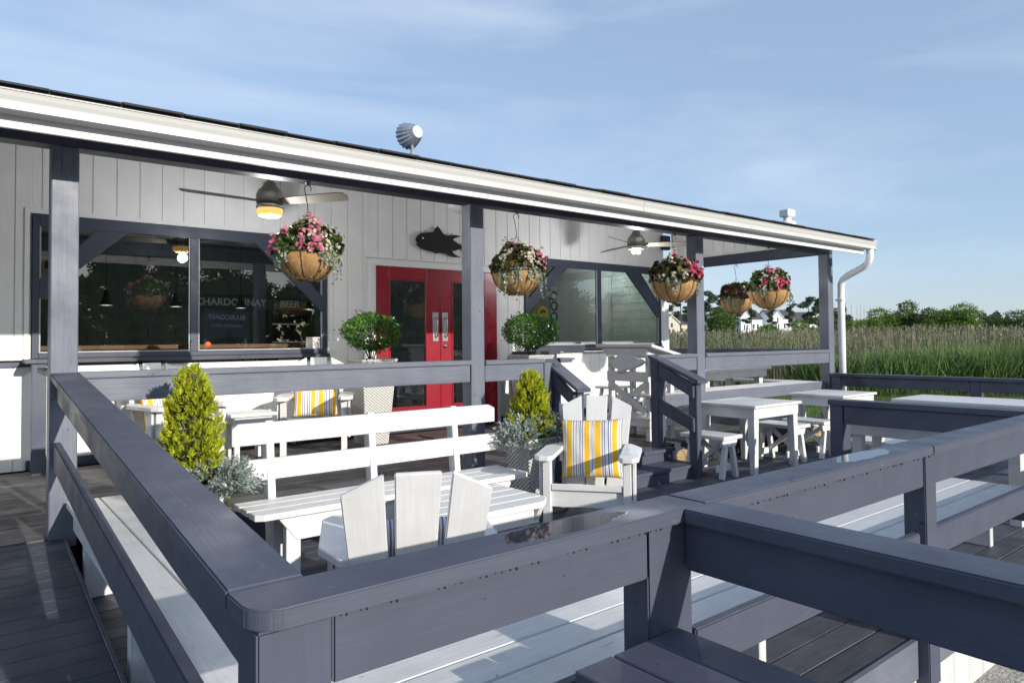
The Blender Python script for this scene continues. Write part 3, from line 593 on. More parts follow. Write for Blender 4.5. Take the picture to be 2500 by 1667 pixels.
t=thing('roof_vent','small white capped vent on the roof near its right end','vent',(8.74,5.0,roofz(5)+.04)); b=MB(); b.lathe([(.11,-.03),(.11,.03),(.05,.05),(.05,.10)],n=18); b.build('base',PLASTW,t,0); b=MB(); b.box(-.09,.09,-.07,.07,.10,.2); b.box(.05,.12,-.05,.05,.12,.18); b.build('cap',PLASTW,t,.012)
# ================================================================= RAILINGS
def capboard(b,x0,x1,y0,y1,z,th=.04,long=None): b.box(x0,x1,y0,y1,z-th,z,long)
def rail(name_label,loc,parts,mat=None,cat='railing',group=None):
    t=thing('railing',name_label,cat,loc,0,group)
    for pn,fn in parts:
        b=MB(); fn(b); b.build(pn,mat or NAVY,t,.005,world=True,segs=2)
    return t
CZ=.997
# front railing, two cap boards butted at x=5.35
def roundcap(b,x0,x1,y0,y1,z,th):   # rounded outer-left corner
    r=.07; pts=[(x1,y0),(x1,y1),(x0,y1)]+[(x0+r-r*math.cos(R(a)),y0+r-r*math.sin(R(a))) for a in range(0,91,6)]
    b.prism([(x,y,z-th) for x,y in pts],(0,0,th))
rail('long slate front railing with a rounded corner cap, nearest the camera',(2.8,1.38,LR),[
 ('cap_board',lambda b:roundcap(b,.430,1.80,1.318,1.472,CZ,.042)),
 ('cap_board',lambda b:b.box(1.803,3.53,1.320,1.470,CZ-.042,CZ+.001)),
 ('cap_board',lambda b:b.box(3.533,9.55,1.319,1.471,CZ-.042,CZ)),
 ('top_board',lambda b:b.box(.60,3.47,1.343,1.38,CZ-.185,CZ-.043)),
 ('top_board',lambda b:b.box(3.60,9.5,1.343,1.38,CZ-.185,CZ-.043)),
 ('lower_board',lambda b:b.box(1.78,3.42,1.343,1.38,.475,.612)),
 ('lower_board',lambda b:b.box(3.60,9.5,1.343,1.38,.475,.612)),
 ('lower_board',lambda b:b.box(.60,1.555,1.343,1.38,.475,.612)),
 ('post',lambda b:b.box(.445,.595,1.335,1.45,-.05,CZ-.043)),
 ('post',lambda b:b.box(1.557,1.66,1.338,1.44,LR-.2,CZ-.043)),
 ('post',lambda b:b.box(1.662,1.775,1.352,1.455,LR-.2,CZ-.043)),
 ('post',lambda b:b.box(3.475,3.595,1.337,1.435,LR-.2,CZ-.043)),
 ('post',lambda b:b.box(6.3,6.42,1.382,1.47,LR-.2,CZ-.043)),
 ('post',lambda b:b.box(9.4,9.5,1.382,1.47,LR-.2,CZ-.043)),
])
def drops(par):
    b=MB(); x=.55
    while x<3.4:
        x+=random.choice((.02,.03,.045,.07,.12)); r=random.uniform(.0025,.0045); b.lathe([(0,r),(r*.8,r*.5),(r,0),(r*.7,-r*.8),(0,-r*1.2)],(x,1.3225,CZ-.042-r*.6),8)
    o=b.build('water_drops',plain('water',(.02,.025,.03),.03,spec=.8),par,0,world=True); o['kind']='stuff'
def wet_mat():      # slate paint with two shallow rain puddles lying on the caps
    m=NAVY.copy(); m.name='slate_paint_wet'; n=m.node_tree.nodes; l=m.node_tree.links; p=n['Principled BSDF']
    g=n.new('ShaderNodeNewGeometry'); q=noise(n,l,9,g.outputs['Position'],3,.5); masks=[]
    for c,rx,ry in (((1.29,1.40),.26,.062),((3.02,1.41),.27,.06)):
        a=n.new('ShaderNodeVectorMath'); a.operation='SUBTRACT'; l.new(g.outputs['Position'],a.inputs[0]); a.inputs[1].default_value=(c[0],c[1],CZ)
        b=n.new('ShaderNodeVectorMath'); b.operation='MULTIPLY'; l.new(a.outputs[0],b.inputs[0]); b.inputs[1].default_value=(1/rx,1/ry,60)
        d=n.new('ShaderNodeVectorMath'); d.operation='LENGTH'; l.new(b.outputs[0],d.inputs[0]); masks.append(d.outputs['Value'])
    mn=n.new('ShaderNodeMath'); mn.operation='MINIMUM'; l.new(masks[0],mn.inputs[0]); l.new(masks[1],mn.inputs[1])
    ad=n.new('ShaderNodeMath'); ad.operation='ADD'; l.new(mn.outputs[0],ad.inputs[0]); l.new(q,ad.inputs[1])
    wet=ramp(n,l,ad.outputs[0],[(0,(1,1,1)),(.1,(1,1,1))]); wr=n.new('ShaderNodeMapRange'); wr.inputs['From Min'].default_value=1.46; wr.inputs['From Max'].default_value=1.42; l.new(ad.outputs[0],wr.inputs['Value'])
    W_=wr.outputs[0]
    for inp,val in (('Base Color',(.035,.042,.060,1)),('Roughness',(.03,.03,.03,1))):
        src=p.inputs[inp].links[0].from_socket; l.new(mix_node(n,l,W_,src,val),p.inputs[inp])
    bn=p.inputs['Normal'].links[0].from_node; inv=n.new('ShaderNodeMath'); inv.operation='MULTIPLY_ADD'; l.new(W_,inv.inputs[0]); inv.inputs[1].default_value=-.25; inv.inputs[2].default_value=.25; l.new(inv.outputs[0],bn.inputs['Strength']); p.inputs['Specular IOR Level'].default_value=.5
    return m
WET=wet_mat()
for o in bpy.data.objects:
    if o.name=='cap_board': o.data.shade_smooth(); o.data.set_sharp_from_angle(angle=R(35))
drops([o for o in bpy.data.objects if o.get('label','').startswith('long slate front railing')][0])
for o in bpy.data.objects:
    if o.name.startswith('cap_board') and o.parent and 'front railing' in o.parent.get('label','') and not 'towards' in o.parent.get('label',''): o.data.materials[0]=WET
rail('slate divider railing running towards the camera from the front railing',(1.77,.2,LR),[
 ('cap_board',lambda b:b.box(1.692,1.848,-1.6,1.317,CZ-.044,CZ-.001)),
 ('top_board',lambda b:b.box(1.722,1.76,-1.55,1.336,CZ-.19,CZ-.045)),
 ('post',lambda b:b.box(1.762,1.86,-.9,-.8,-.3,CZ-.045)),
 ('lower_board',lambda b:b.box(1.762,1.80,-1.55,.2,.30,.44)),
])
rail('slate middle railing between the bench row and the right tables, free post end',(5.62,2.1,LR),[
 ('cap_board',lambda b:b.box(5.55,5.705,1.474,2.86,CZ-.042,CZ)),
 ('top_board',lambda b:b.box(5.575,5.615,1.475,2.74,CZ-.19,CZ-.043)),
 ('post',lambda b:b.box(5.565,5.70,2.745,2.85,LR-.1,CZ-.043)),
 ('lower_board',lambda b:b.box(5.60,5.64,1.475,2.745,.26,.40)),
])
rail('far slate railing along the right edge of the lower deck by the reeds',(9.63,3.2,LR),[
 ('cap_board',lambda b:b.box(9.56,9.72,1.47,4.90,CZ-.035,CZ+.005)),
 ('top_board',lambda b:b.box(9.60,9.64,1.48,3.06,CZ-.17,CZ-.036)),
 ('top_board',lambda b:b.box(9.60,9.64,3.17,4.74,CZ-.17,CZ-.036)),
 ('post',lambda b:b.box(9.598,9.72,3.062,3.168,-.3,CZ-.036)),
 ('post',lambda b:b.box(9.598,9.72,4.745,4.88,-.3,CZ-.036)),
])
# ramp railing (sloping)
def slope(b,xa,xb,ya,yb,za,zb,th): b.hexa([(xa[0],ya,za-th),(xa[1],ya,za-th),(xb[1],yb,zb-th),(xb[0],yb,zb-th),(xa[0],ya,za),(xa[1],ya,za),(xb[1],yb,zb),(xb[0],yb,zb)],1)
rail('slate ramp railing sloping up to the first porch post',(.5,3.1,.2),[
 ('cap_board',lambda b:slope(b,(.430,.592),(.432,.582),1.474,4.912,CZ+.004,1.333,.042)),
 ('top_board',lambda b:slope(b,(.462,.50),(.462,.50),1.475,4.915,CZ-.04,1.289,.125)),
 ('mid_board',lambda b:slope(b,(.44,.478),(.45,.488),1.475,4.912,.655,.925,.155)),
])
def p_rail(x0,x1,z=1.333): return [('cap_board',lambda b:b.box(x0,x1,4.90,5.04,z-.038,z)),('top_board',lambda b:b.box(x0+.0,x1-.01,4.918,4.955,z-.185,z-.039))]
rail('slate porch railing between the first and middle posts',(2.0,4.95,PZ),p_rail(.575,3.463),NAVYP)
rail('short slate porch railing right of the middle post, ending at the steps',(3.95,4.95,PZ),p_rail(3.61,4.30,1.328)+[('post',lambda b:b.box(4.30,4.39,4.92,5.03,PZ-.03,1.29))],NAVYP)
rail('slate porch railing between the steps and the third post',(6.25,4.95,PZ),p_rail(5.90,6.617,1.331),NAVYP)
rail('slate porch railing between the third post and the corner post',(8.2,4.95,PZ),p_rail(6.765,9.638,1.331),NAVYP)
rail('slate railing closing the right end of the porch',(9.71,6.3,PZ),[('cap_board',lambda b:b.box(9.64,9.78,5.06,7.72,1.30,1.34)),('top_board',lambda b:b.box(9.66,9.70,5.06,7.72,1.19,1.299))])
rail('slate railing from the first porch post back to the wall',(.5,6.6,PZ),[('cap_board',lambda b:b.box(.445,.56,5.06,5.92,1.30,1.34)),('post',lambda b:b.box(.50,.545,5.78,5.90,PZ,1.298)),('post',lambda b:b.box(.515,.625,7.39,7.49,PZ,1.335)),('cap_board',lambda b:b.box(.46,.64,7.36,7.70,1.337,1.372))])
# stair rails
def stair(x0,x1,y0,y1,z0,z1,lab,post2):
    # y0 near end (low) , y1 far end (high)
    return rail(lab,((x0+x1)/2,(y0+y1)/2,LR),[
     ('cap_board',lambda b:slope(b,(x0-.02,x1+.03),(x0-.02,x1+.03),y0-.06,y1+.02,z0,z1,.035)),
     ('top_board',lambda b:slope(b,(x0,x0+.035),(x0,x0+.035),y0+.02,y1,z0-.04,z1-.04,.14)),
     ('mid_board',lambda b:slope(b,(x0,x0+.035),(x0,x0+.035),y0+.02,y1,z0-.38,z1-.42,.14)),
     ('post',lambda b:b.box(x0+.036,x1,y0,y0+.1,LR,z0-.03)),
     ('post',lambda b:b.box(x0+.036 if post2 else x0-.01,x1,y1-.1,y1,PZ-.02,z1-.045 if post2 else z1-.03)),
    ])
stair(4.40,4.52,4.62,5.03,1.055,1.325,'slate stair handrail on the left side of the porch steps',True)
stair(5.78,5.895,4.34,4.895,1.085,1.332,'slate stair handrail on the right side of the porch steps',False)
# ================================================================= FURNITURE
# bench with back
t=thing('garden_bench','long white bench with a two board back below the porch','bench',(2.4,4.3,LR))
for y0,y1 in ((4.09,4.225),(4.232,4.37),(4.377,4.51)):
    b=MB(); c=.05; b.prism([(1.36+c,y0,.462),(1.36,y0+c*.6,.462),(1.36,y1,.462),(3.42,y1,.462),(3.42,y0+c*.6,.462),(3.42-c,y0,.462)],(0,0,.038)); b.build('seat_board',WHITE,t,.004,world=True)
b=MB(); b.box(1.38,3.37,4.545,4.575,.845,.985,0) if False else b.prism([(1.36,4.545,.845),(3.43,4.545,.845),(3.43,4.545,.955),(3.37,4.545,.985),(1.40,4.545,.985),(1.36,4.545,.955)],(0,.033,0)); b.build('back_board',WHITE,t,.004,world=True)
b=MB(); b.box(1.34,3.45,4.53,4.563,.617,.752,0); b.build('back_board',WHITE,t,.004,world=True)
for x in (1.60,2.33,3.04):
    b=MB(); b.bar((x,4.50,LR),(x,4.60,.99),.05,.085,(0,1,0)); b.build('back_post',WHITE,t,.004,world=True)
for x in (1.60,3.04):
    b=MB(); b.box(x-.045,x+.045,4.14,4.20,LR,.461,2); b.build('leg',WHITEG,t,.004,world=True); b=MB(); b.box(x-.03,x+.03,4.40,4.46,LR,.461,2); b.build('leg',WHITEG,t,.004,world=True)
b=MB(); b.prism([(1.50,4.135,.461),(1.62,4.135,.31),(3.18,4.135,.31),(3.30,4.135,.461)],(0,.03,0)); b.build('apron',WHITE,t,.004,world=True)
# slatted low table
t=thing('slatted_table','low white slatted table with clipped corners between the lounge chairs','table',(2.6,3.62,LR)); z=.50
x0,x1,y0,y1=2.17,2.97,3.30,4.00; n=5; wv=(y1-y0)/n
for k in range(n):
    a,c=y0+k*wv,y0+(k+1)*wv-.008; b=MB(); cl=.10 if k==0 else 0; cr=.10 if k==n-1 else 0
    xa=x0
    pts=[(x0+cl,a),(x1-cl,a),(x1,a+cl*.9),(x1,c-cr*.9),(x1-cr,c),(x0+cr,c),(x0,c-cr*.9),(x0,a+cl*.9)]
    pp=[]
    for q in pts:
        if not pp or (Vector(q)-Vector(pp[-1])).length>.002: pp.append(q)
    if (Vector(pp[0])-Vector(pp[-1])).length<.002: pp.pop()
    b.prism([(x,y,z-.04) for x,y in pp],(0,0,.04)); b.build('slat',WHITE,t,.004,world=True)
b=MB(); b.box(x0+.12,x1-.08,y0+.07,y0+.1,z-.15,z-.041,0); b.box(x0+.12,x1-.08,y1-.1,y1-.07,z-.15,z-.041,0); b.prism([(x1-.12,y0+.02,z-.041),(x1-.12,y0+.07,z-.13),(x1-.12,y1-.07,z-.13),(x1-.12,y1-.02,z-.041)],(.04,0,0)); b.prism([(x0+.08,y0+.02,z-.041),(x0+.08,y0+.07,z-.13),(x0+.08,y1-.07,z-.13),(x0+.08,y1-.02,z-.041)],(.04,0,0)); b.build('apron',WHITE,t,.004,world=True)
for x in (x0+.15,x1-.17):
    for y in (y0+.12,y1-.17): b=MB(); b.box(x,x+.05,y,y+.05,LR,z-.041,2); b.build('leg',WHITE,t,.004,world=True)
# adirondack chair, faces local -y, floor at z=0
def chair_proto():
    t=thing('garden_chair','','chair',(0,0,0),0,'white slat back garden chairs')
    # seat slats
    for k in range(5):
        ya=-.02+k*.105; za=.385-.13*(ya+.02)/.5; b=MB(); b.hexa([(-.27,ya,za-.022),(.27,ya,za-.022),(.27,ya+.097,za-.022-.025),(-.27,ya+.097,za-.022-.025),(-.27,ya,za),(.27,ya,za),(.27,ya+.097,za-.025),(-.27,ya+.097,za-.025)],0); b.build('seat_slat',WHITE,t,.004)
    b=MB(); b.box(-.27,.27,-.045,-.022,.345,.392,0); b.build('seat_edge',WHITE,t,.004)
    b=MB(); b.box(-.305,.305,-.022,.01,.215,.345,0); b.build('apron',WHITE,t,.004)
    for s in (-1,1):
        b=MB(); b.box(s*.305-.03 if s>0 else -.335,.335 if s>0 else -.275,-.055,.035,0,.575,2); b.build('front_leg',WHITE,t,.004)
        b=MB(); b.prism([(s*.345,-.03,.575),(s*.345,.12,.575),(s*.345,.04,.18),(s*.345,-.01,.18)],(s*-.022 if False else s*.022,0,0)); b.build('arm_bracket',WHITE,t,.003)
        a0,a1=.245,.395; pts=[(a0+.0,-.08),(a0+.03,-.14),(a1-.045,-.14),(a1,-.07),(a1,.42),(a1-.09,.62),(a0,.62)]
        b=MB(); b.prism([(s*x,y,.577) for x,y in pts],(0,0,.038)); b.build('armrest',WHITE,t,.005)
        b=MB(); b.hexa([(s*.285-.018,.0,.20),(s*.285+.018,.0,.20),(s*.285+.018,.88,.0),(s*.285-.018,.88,.0),(s*.285-.018,.0,.33),(s*.285+.018,.0,.33),(s*.285+.018,.80,.10),(s*.285-.018,.80,.10)],1); b.build('rear_leg',WHITE,t,.004)
    d=Vector((0,.30,.93)).normalized(); nrm=Vector((0,.93,-.30)).normalized()
    o=Vector((0,.50,.235))
    for s in (-1,0,1):
        def P(u,v): return o+Vector((u,0,0))+d*v
        fan_=.035*s
        if s==0: pl=[(-.075,0),(.075,0),(.093,.81),(-.093,.81)]
        else: pl=[(s*.09,0),(s*.235,0),(s*.30,.72),(s*.135,.81)]
        b=MB(); b.prism([P(u,v) for u,v in pl],nrm*.024); b.build('back_slat',WHITE,t,.005,segs=2)
    b=MB(); b.bar((-.33,.685,.560),(.33,.685,.560),.03,.07); b.bar((-.25,.55,.25),(.25,.55,.25),.03,.06); b.build('back_rail',WHITE,t,.003)
    return t
def face(dx,dy): return math.atan2(dy,dx)+math.pi/2
ch=chair_proto()
# world placement: 'front centre' p, facing direction (fx,fy)
def put_chair(first,p,f,z,label,sc=1.0):
    if first: o=ch; o['label']=label; o.location=(p[0],p[1],z); o.rotation_euler=(0,0,face(*f)); 
    else: o=copy_thing(ch,(p[0],p[1],z),face(*f),label)
    o.scale=(sc,)*3; return o
put_chair(True,(3.545,3.604),(-.783,-.622),LR,'white garden chair with a striped cushion beside the silver leaved planter',.94)
o=put_chair(False,(1.697,2.98),(.429,.903),LR,'white garden chair seen from behind at the front railing'); o.scale=(.97,.97,.90)
put_chair(False,(2.831,6.779),(-.451,-.893),PZ,'white garden chair on the porch with a cushion, next to the door planter',.97)
put_chair(False,(1.669,6.852),(.24,-.971),PZ,'white garden chair on the porch at the far left under the window',.95)
# cushions
def cushion(label,p,f,z,w=.46,h=.44,th=.14,lean=18,off=.42,flat=False,twist=0):
    n=24; V=[];F=[];UV=[]
    for side in (1,-1):
        for j in range(n+1):
            for i in range(n+1):
                u=i/n*2-1; v=j/n*2-1
                pin=1-.07*(abs(v)**2)*(1-abs(u)**4) ; pin2=1-.07*(abs(u)**2)*(1-abs(v)**4)
                t_=max(0,(1-abs(u)**3.0)*(1-abs(v)**3.0))**.55
                wr=.006*math.sin(u*9+v*5)*t_+.005*math.sin(v*13-u*4)*t_
                V.append((u*w/2*pin2,side*(th/2*t_+wr*.6)+0,v*h/2*pin)); UV.append((i/n,j/n))
    m=(n+1)**2
    for s in (0,1):
        for j in range(n):
            for i in range(n):
                a=s*m+j*(n+1)+i; q=(a,a+1,a+n+2,a+n+1); F.append(q if s else tuple(reversed(q)))
    me=bpy.data.meshes.new('cushion'); me.from_pydata(V,[],F); uvl=me.uv_layers.new(name='UVMap')
    for lp in me.loops: uvl.data[lp.index].uv=UV[lp.vertex_index]
    me.materials.append(CANVAS); me.shade_smooth()
    o=bpy.data.objects.new('cushion',me); link(o); bm=bmesh.new(); bm.from_mesh(me); bmesh.ops.remove_doubles(bm,verts=bm.verts,dist=.0006); bmesh.ops.recalc_face_normals(bm,faces=bm.faces); bm.to_mesh(me); bm.free()
    tag(o,label,'cushion','striped cushions on the garden chairs')
    f=Vector((f[0],f[1],0)).normalized(); a=face(f.x,f.y)
    M=Matrix.Translation((p[0]-f.x*off,p[1]-f.y*off,z))@Matrix.Rotation(a,4,'Z')@Matrix.Rotation(R(-lean),4,'X')@Matrix.Rotation(R(twist),4,'Y')@Matrix.Translation((0,0,h/2))
    o.matrix_world=M; return o
cushion('yellow, white and blue striped cushion upright in the chair beside the silver planter',(3.545,3.604),(-.783,-.622),LR+.335,w=.49,h=.47,lean=17,off=.34,twist=-2)
cushion('yellow striped cushion glimpsed between the back slats of the nearest chair',(1.697,2.98),(.429,.903),LR+.31,lean=30,off=.36)
cushion('yellow striped cushion in the porch chair beside the door planter',(2.831,6.779),(-.451,-.893),PZ+.35,w=.50,lean=20,off=.34)
cushion('yellow striped cushion in the far left porch chair',(1.669,6.852),(.24,-.971),PZ+.35,w=.50,lean=20,off=.34)
# small side table on porch
t=thing('side_table','small white side table between the two porch chairs','table',(2.27,6.9,PZ)); b=MB(); b.box(2.02,2.46,6.78,7.18,.795,.825,0); b.build('tabletop',WHITE,t,.004,world=True)
b=MB(); b.box(2.06,2.42,6.81,6.84,.72,.794,0); b.box(2.06,2.09,6.84,7.14,.72,.794,1); b.box(2.39,2.42,6.84,7.14,.72,.794,1); b.build('apron',WHITE,t,.003,world=True)
for x in (2.07,2.36):
    for y in (6.84,7.10): b=MB(); b.box(x,x+.05,y,y+.05,PZ,.719,2); b.build('leg',WHITE,t,.003,world=True)
# long benches along the railings
def slab_bench(label,x0,x1,y0,y1,z,nb,axis,legs,mat=WHITEG,th=.036,floor=LR):
    t=thing('slat_bench',label,'bench',((x0+x1)/2,(y0+y1)/2,floor))
    W=(y1-y0) if axis==0 else (x1-x0); wv=W/nb
    for k in range(nb):
        b=MB()
        if axis==0: b.box(x0+random.uniform(0,.01),x1,y0+k*wv,y0+(k+1)*wv-.007,z-th,z,0)
        else: b.box(x0+k*wv,x0+(k+1)*wv-.007,y0,y1+random.uniform(-.008,.0),z-th,z,1)
        b.build('seat_board',mat,t,.004,world=True)
    for (lx0,lx1,ly0,ly1) in legs: b=MB(); b.box(lx0,lx1,ly0,ly1,floor,z-th-.001,2); b.build('leg',mat,t,.004,world=True)
    return t
slab_bench('long white slat bench along the inside of the front railing',.86,3.42,1.515,2.005,.50,3,0,[(2.62,2.67,1.66,1.84),(1.0,1.05,1.66,1.84)])
slab_bench('long white slat bench continuing right along the front railing',3.44,5.545,1.515,2.005,.50,3,0,[(5.38,5.43,1.68,1.84),(3.6,3.65,1.66,1.84)])
t=slab_bench('white slat bench along the ramp railing, left side',.512,.86,1.56,4.86,.58,2,1,[(.56,.84,4.5,4.56),(.56,.84,3.2,3.26),(.56,.84,1.9,1.96)])
b=MB(); b.box(.535,.56,1.6,4.75,.43,.543,1); b.build('apron',WHITEG,t,.003,world=True)
slab_bench('slate board bench on the camera side of the front railing',1.25,1.68,.25,1.33,.652,3,1,[(1.3,1.38,.3,.38),(1.3,1.38,1.2,1.28),(1.56,1.64,.3,.38),(1.56,1.64,1.2,1.28)],NAVY,.04,-.3)
# extra slate boards so the seat is four wide under the divider railing
# white bench facing the far table
t=slab_bench('white bench behind the middle railing post',6.9,7.35,1.6,3.35,.50,3,1,[(6.95,7.3,3.1,3.16),(6.95,7.3,1.9,1.96)])
# table beside middle railing
t=thing('long_table','white table top edge seen just behind the middle railing','table',(6.3,2.3,LR)); 
for k in range(3): b=MB(); b.box(6.05+k*.18,6.223+k*.18,1.6,3.0,.775,.81,1); b.build('top_board',WHITE,t,.004,world=True)
b=MB(); b.box(6.08,6.11,1.65,2.96,.66,.774,1); b.box(6.08,6.56,2.93,2.96,.66,.774,0); b.build('apron',WHITE,t,.003,world=True)
for x in (6.1,6.47):
    for y in (1.7,2.85): b=MB(); b.box(x,x+.08,y,y+.08,LR,.659,2); b.build('leg',WHITE,t,.004,world=True)
# square tables
def sq_table(label,x0,x1,y0,y1,z,grp):
    t=thing('square_table',label,'table',((x0+x1)/2,(y0+y1)/2,LR),0,grp)
    W=x1-x0; n=4
    for k in range(n): b=MB(); hw=W/n; b.box(x0+k*hw,x0+(k+1)*hw-.004,y0,y1,z-.028,z,1); b.build('top_board',WHITE,t,.003,world=True)
    b=MB(); i=.03; b.box(x0+i,x1-i,y0+i,y0+i+.03,z-.14,z-.029,0); b.box(x0+i,x1-i,y1-i-.03,y1-i,z-.14,z-.029,0); b.box(x0+i,x0+i+.03,y0+i+.03,y1-i-.03,z-.14,z-.029,1); b.box(x1-i-.03,x1-i,y0+i+.03,y1-i-.03,z-.14,z-.029,1); b.build('apron',WHITE,t,.003,world=True)
    for x,sx in ((x0+.035,1),(x1-.035,-1)):
        for y,sy in ((y0+.035,1),(y1-.035,-1)):
            b=MB(); wv=.085; wb_=.06; xa,xb=(x,x+sx*wv); ya,yb=(y,y+sy*wv); xc,yc=x+sx*wb_,y+sy*wb_
            X=sorted((xa,xb)); Y=sorted((ya,yb)); Xb=sorted((xa,xc)); Yb=sorted((ya,yc))
            b.hexa([(Xb[0],Yb[0],LR),(Xb[1],Yb[0],LR),(Xb[1],Yb[1],LR),(Xb[0],Yb[1],LR),(X[0],Y[0],z-.141),(X[1],Y[0],z-.141),(X[1],Y[1],z-.141),(X[0],Y[1],z-.141)],2); b.build('leg',WHITE,t,.004,world=True)
    return t
sq_table('square white wooden table nearest the porch steps',6.36,7.27,4.03,4.78,.81,'square white tables on the lower deck')
sq_table('square white wooden table further right, nearer the reeds',8.20,9.08,4.03,4.73,.81,'square white tables on the lower deck')
# stools
def stool_proto():
    t=thing('stool','','stool',(0,0,0),0,'white sawhorse stools at the square tables'); z=.43
    for a in (-.17,.002): b=MB(); b.box(a,a+.168,-.26,.26,z-.038,z,1); b.build('seat_board',WHITE,t,.004)
    for y in (-.20,.20):
        b=MB(); b.prism([(-.14,y-.02,z-.039),(-.11,y-.02,z-.115),(.11,y-.02,z-.115),(.14,y-.02,z-.039)],(0,.04,0)); b.build('seat_bearer',WHITE,t,.003)
        for s in (-1,1): b=MB(); b.bar((s*.06,y+(.021+.016)*(-1 if y<0 else 1)*0,z-.116),(s*.125,y,0),.045,.05,(0,1,0)); b.build('leg',WHITE,t,.003)
        b=MB(); b.box(-.16,.16,y+(.024 if y<0 else -.05),y+(.05 if y<0 else -.024),.07,.14,0); b.build('stretcher',WHITE,t,.003)
    b=MB(); b.bar((0,-.16,.36),(0,.16,.12),.03,.045); b.build('brace',WHITE,t,.003)
    b=MB(); b.bar((.04,.16,.36),(.04,-.16,.12),.03,.045); b.build('brace',WHITE,t,.003)
    return t
st=stool_proto(); st['label']='white stool left of the nearer square table, closest to the stair rail'; st.location=(6.07,4.36,LR); st.rotation_euler=(0,0,R(2)); st.scale=(1,1,1)
copy_thing(st,(7.40,4.36,LR),R(-2),'white stool on the right side of the nearer square table')
copy_thing(st,(7.98,4.33,LR),R(1),'white stool on the left side of the further square table')
# picnic tables
def picnic(label,x0,x1,y0,y1,z,fl,axis,benches):
    t=thing('picnic_table',label,'table',((x0+x1)/2,(y0+y1)/2,fl))
    n=5; W=(x1-x0) if axis==1 else (y1-y0); wv=W/n
    for k in range(n):
        b=MB()
        if axis==1: b.box(x0+k*wv,x0+(k+1)*wv-.006,y0,y1,z-.035,z,1)
        else: b.box(x0,x1,y0+k*wv,y0+(k+1)*wv-.006,z-.035,z,0)
        b.build('top_board',WHITE,t,.004,world=True)
    i=.05; b=MB(); b.box(x0+i,x1-i,y0+i,y0+i+.035,z-.14,z-.036,0); b.box(x0+i,x1-i,y1-i-.035,y1-i,z-.14,z-.036,0); b.box(x0+i,x0+i+.035,y0+i+.036,y1-i-.036,z-.14,z-.036,1); b.box(x1-i-.035,x1-i,y0+i+.036,y1-i-.036,z-.14,z-.036,1); b.build('apron',WHITE,t,.004,world=True)
    for x in (x0+.09,x1-.18):
        for y in (y0+.09,y1-.18): b=MB(); b.box(x,x+.09,y,y+.09,fl,z-.141,2); b.build('leg',WHITE,t,.004,world=True)
picnic('long white slatted table at the right edge beside the middle railing',8.22,9.08,1.9,3.50,.81,LR,1,0)
picnic('white slatted table on the right end of the porch behind the railing',7.60,9.12,5.50,6.25,1.10,PZ,0,0)
# L bench on the porch
t=thing('corner_bench','L shaped white bench with slate front board in the porch corner','bench',(8.0,5.2,PZ))
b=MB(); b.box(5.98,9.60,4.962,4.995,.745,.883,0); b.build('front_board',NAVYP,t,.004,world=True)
for k in range(3): b=MB(); b.box(6.0,9.60,5.0+k*.135,5.128+k*.135,.85,.884,0); b.build('seat_board',WHITE,t,.004,world=True)
for k in range(3): b=MB(); b.box(9.22+k*.135,9.348+k*.135,5.41,7.6,.85,.884,1); b.build('seat_board',WHITE,t,.004,world=True)
for x,y in ((6.9,5.1),(8.2,5.1),(9.4,5.2),(9.4,6.6)): b=MB(); b.box(x,x+.09,y,y+.09,PZ,.849,2); b.build('leg',WHITE,t,.004,world=True)
# host stand
t=thing('host_stand','tall white host stand with sloped top and crossed braces at the porch steps','stand',(6.23,5.45,PZ))
for x in (6.03,6.40):
    for y in (5.13,5.70): b=MB(); b.box(x,x+.06,y,y+.06,PZ,1.31,2); b.build('leg',WHITE,t,.004,world=True)
b=MB(); b.hexa([(5.93,5.0,1.415),(6.56,5.0,1.27),(6.56,5.86,1.27),(5.93,5.86,1.415),(5.925,5.0,1.45),(6.56,5.0,1.305),(6.56,5.86,1.305),(5.925,5.86,1.45)],0); b.build('top_panel',WHITE,t,.004,world=True)
b=MB(); b.prism([(5.975,5.10,1.40),(5.995,5.15,1.315),(5.995,5.75,1.315),(5.975,5.81,1.40)],(.02,0,0)); b.prism([(5.99,5.115,1.395),(6.0,5.125,1.32),(6.40,5.125,1.262),(6.50,5.115,1.275)],(0,.02,0)); b.build('apron',WHITE,t,.003,world=True)
b=MB(); b.box(6.012,6.029,5.13,5.76,1.02,1.135,1); b.build('cross_rail',WHITE,t,.003,world=True)
b=MB(); b.bar((6.02,5.73,1.0),(6.02,5.17,.68),.02,.075,(0,0,1)); b.build('brace',WHITE,t,.003,world=True); b=MB(); b.bar((6.045,5.17,1.0),(6.045,5.73,.68),.02,.075,(0,0,1)); b.build('brace',WHITE,t,.003,world=True)
b=MB(); b.box(6.0,6.50,5.10,5.80,.60,.625,1); b.box(6.005,6.03,5.11,5.79,.52,.599,1); b.box(6.03,6.48,5.11,5.135,.52,.599,0); b.build('shelf',WHITE,t,.003,world=True)
# cast fish on the stand
fb=[(5.715,1.29),(5.70,1.24),(5.715,1.185),(5.67,1.215),(5.61,1.17),(5.56,1.16),(5.57,1.135),(5.60,1.12),(5.54,1.115),(5.48,1.125),(5.42,1.15),(5.34,1.165),(5.24,1.19),(5.17,1.225),(5.155,1.25),(5.19,1.275),(5.26,1.305),(5.34,1.325),(5.39,1.34),(5.43,1.33),(5.48,1.335),(5.50,1.325),(5.56,1.315),(5.62,1.285),(5.66,1.265)]
b=MB(); b.prism([(6.0,y,z) for y,z in fb],(-.03,0,0),False); bm=b.bm; bmesh.ops.bevel(bm,geom=[e for e in bm.edges if all(v.co.x<5.98 for v in e.verts)],offset=.012,segments=3,affect='EDGES')
tag(b.build('fish_plaque',PLASTER,None,0),'grey white cast fish plaque fixed to the host stand','plaque')
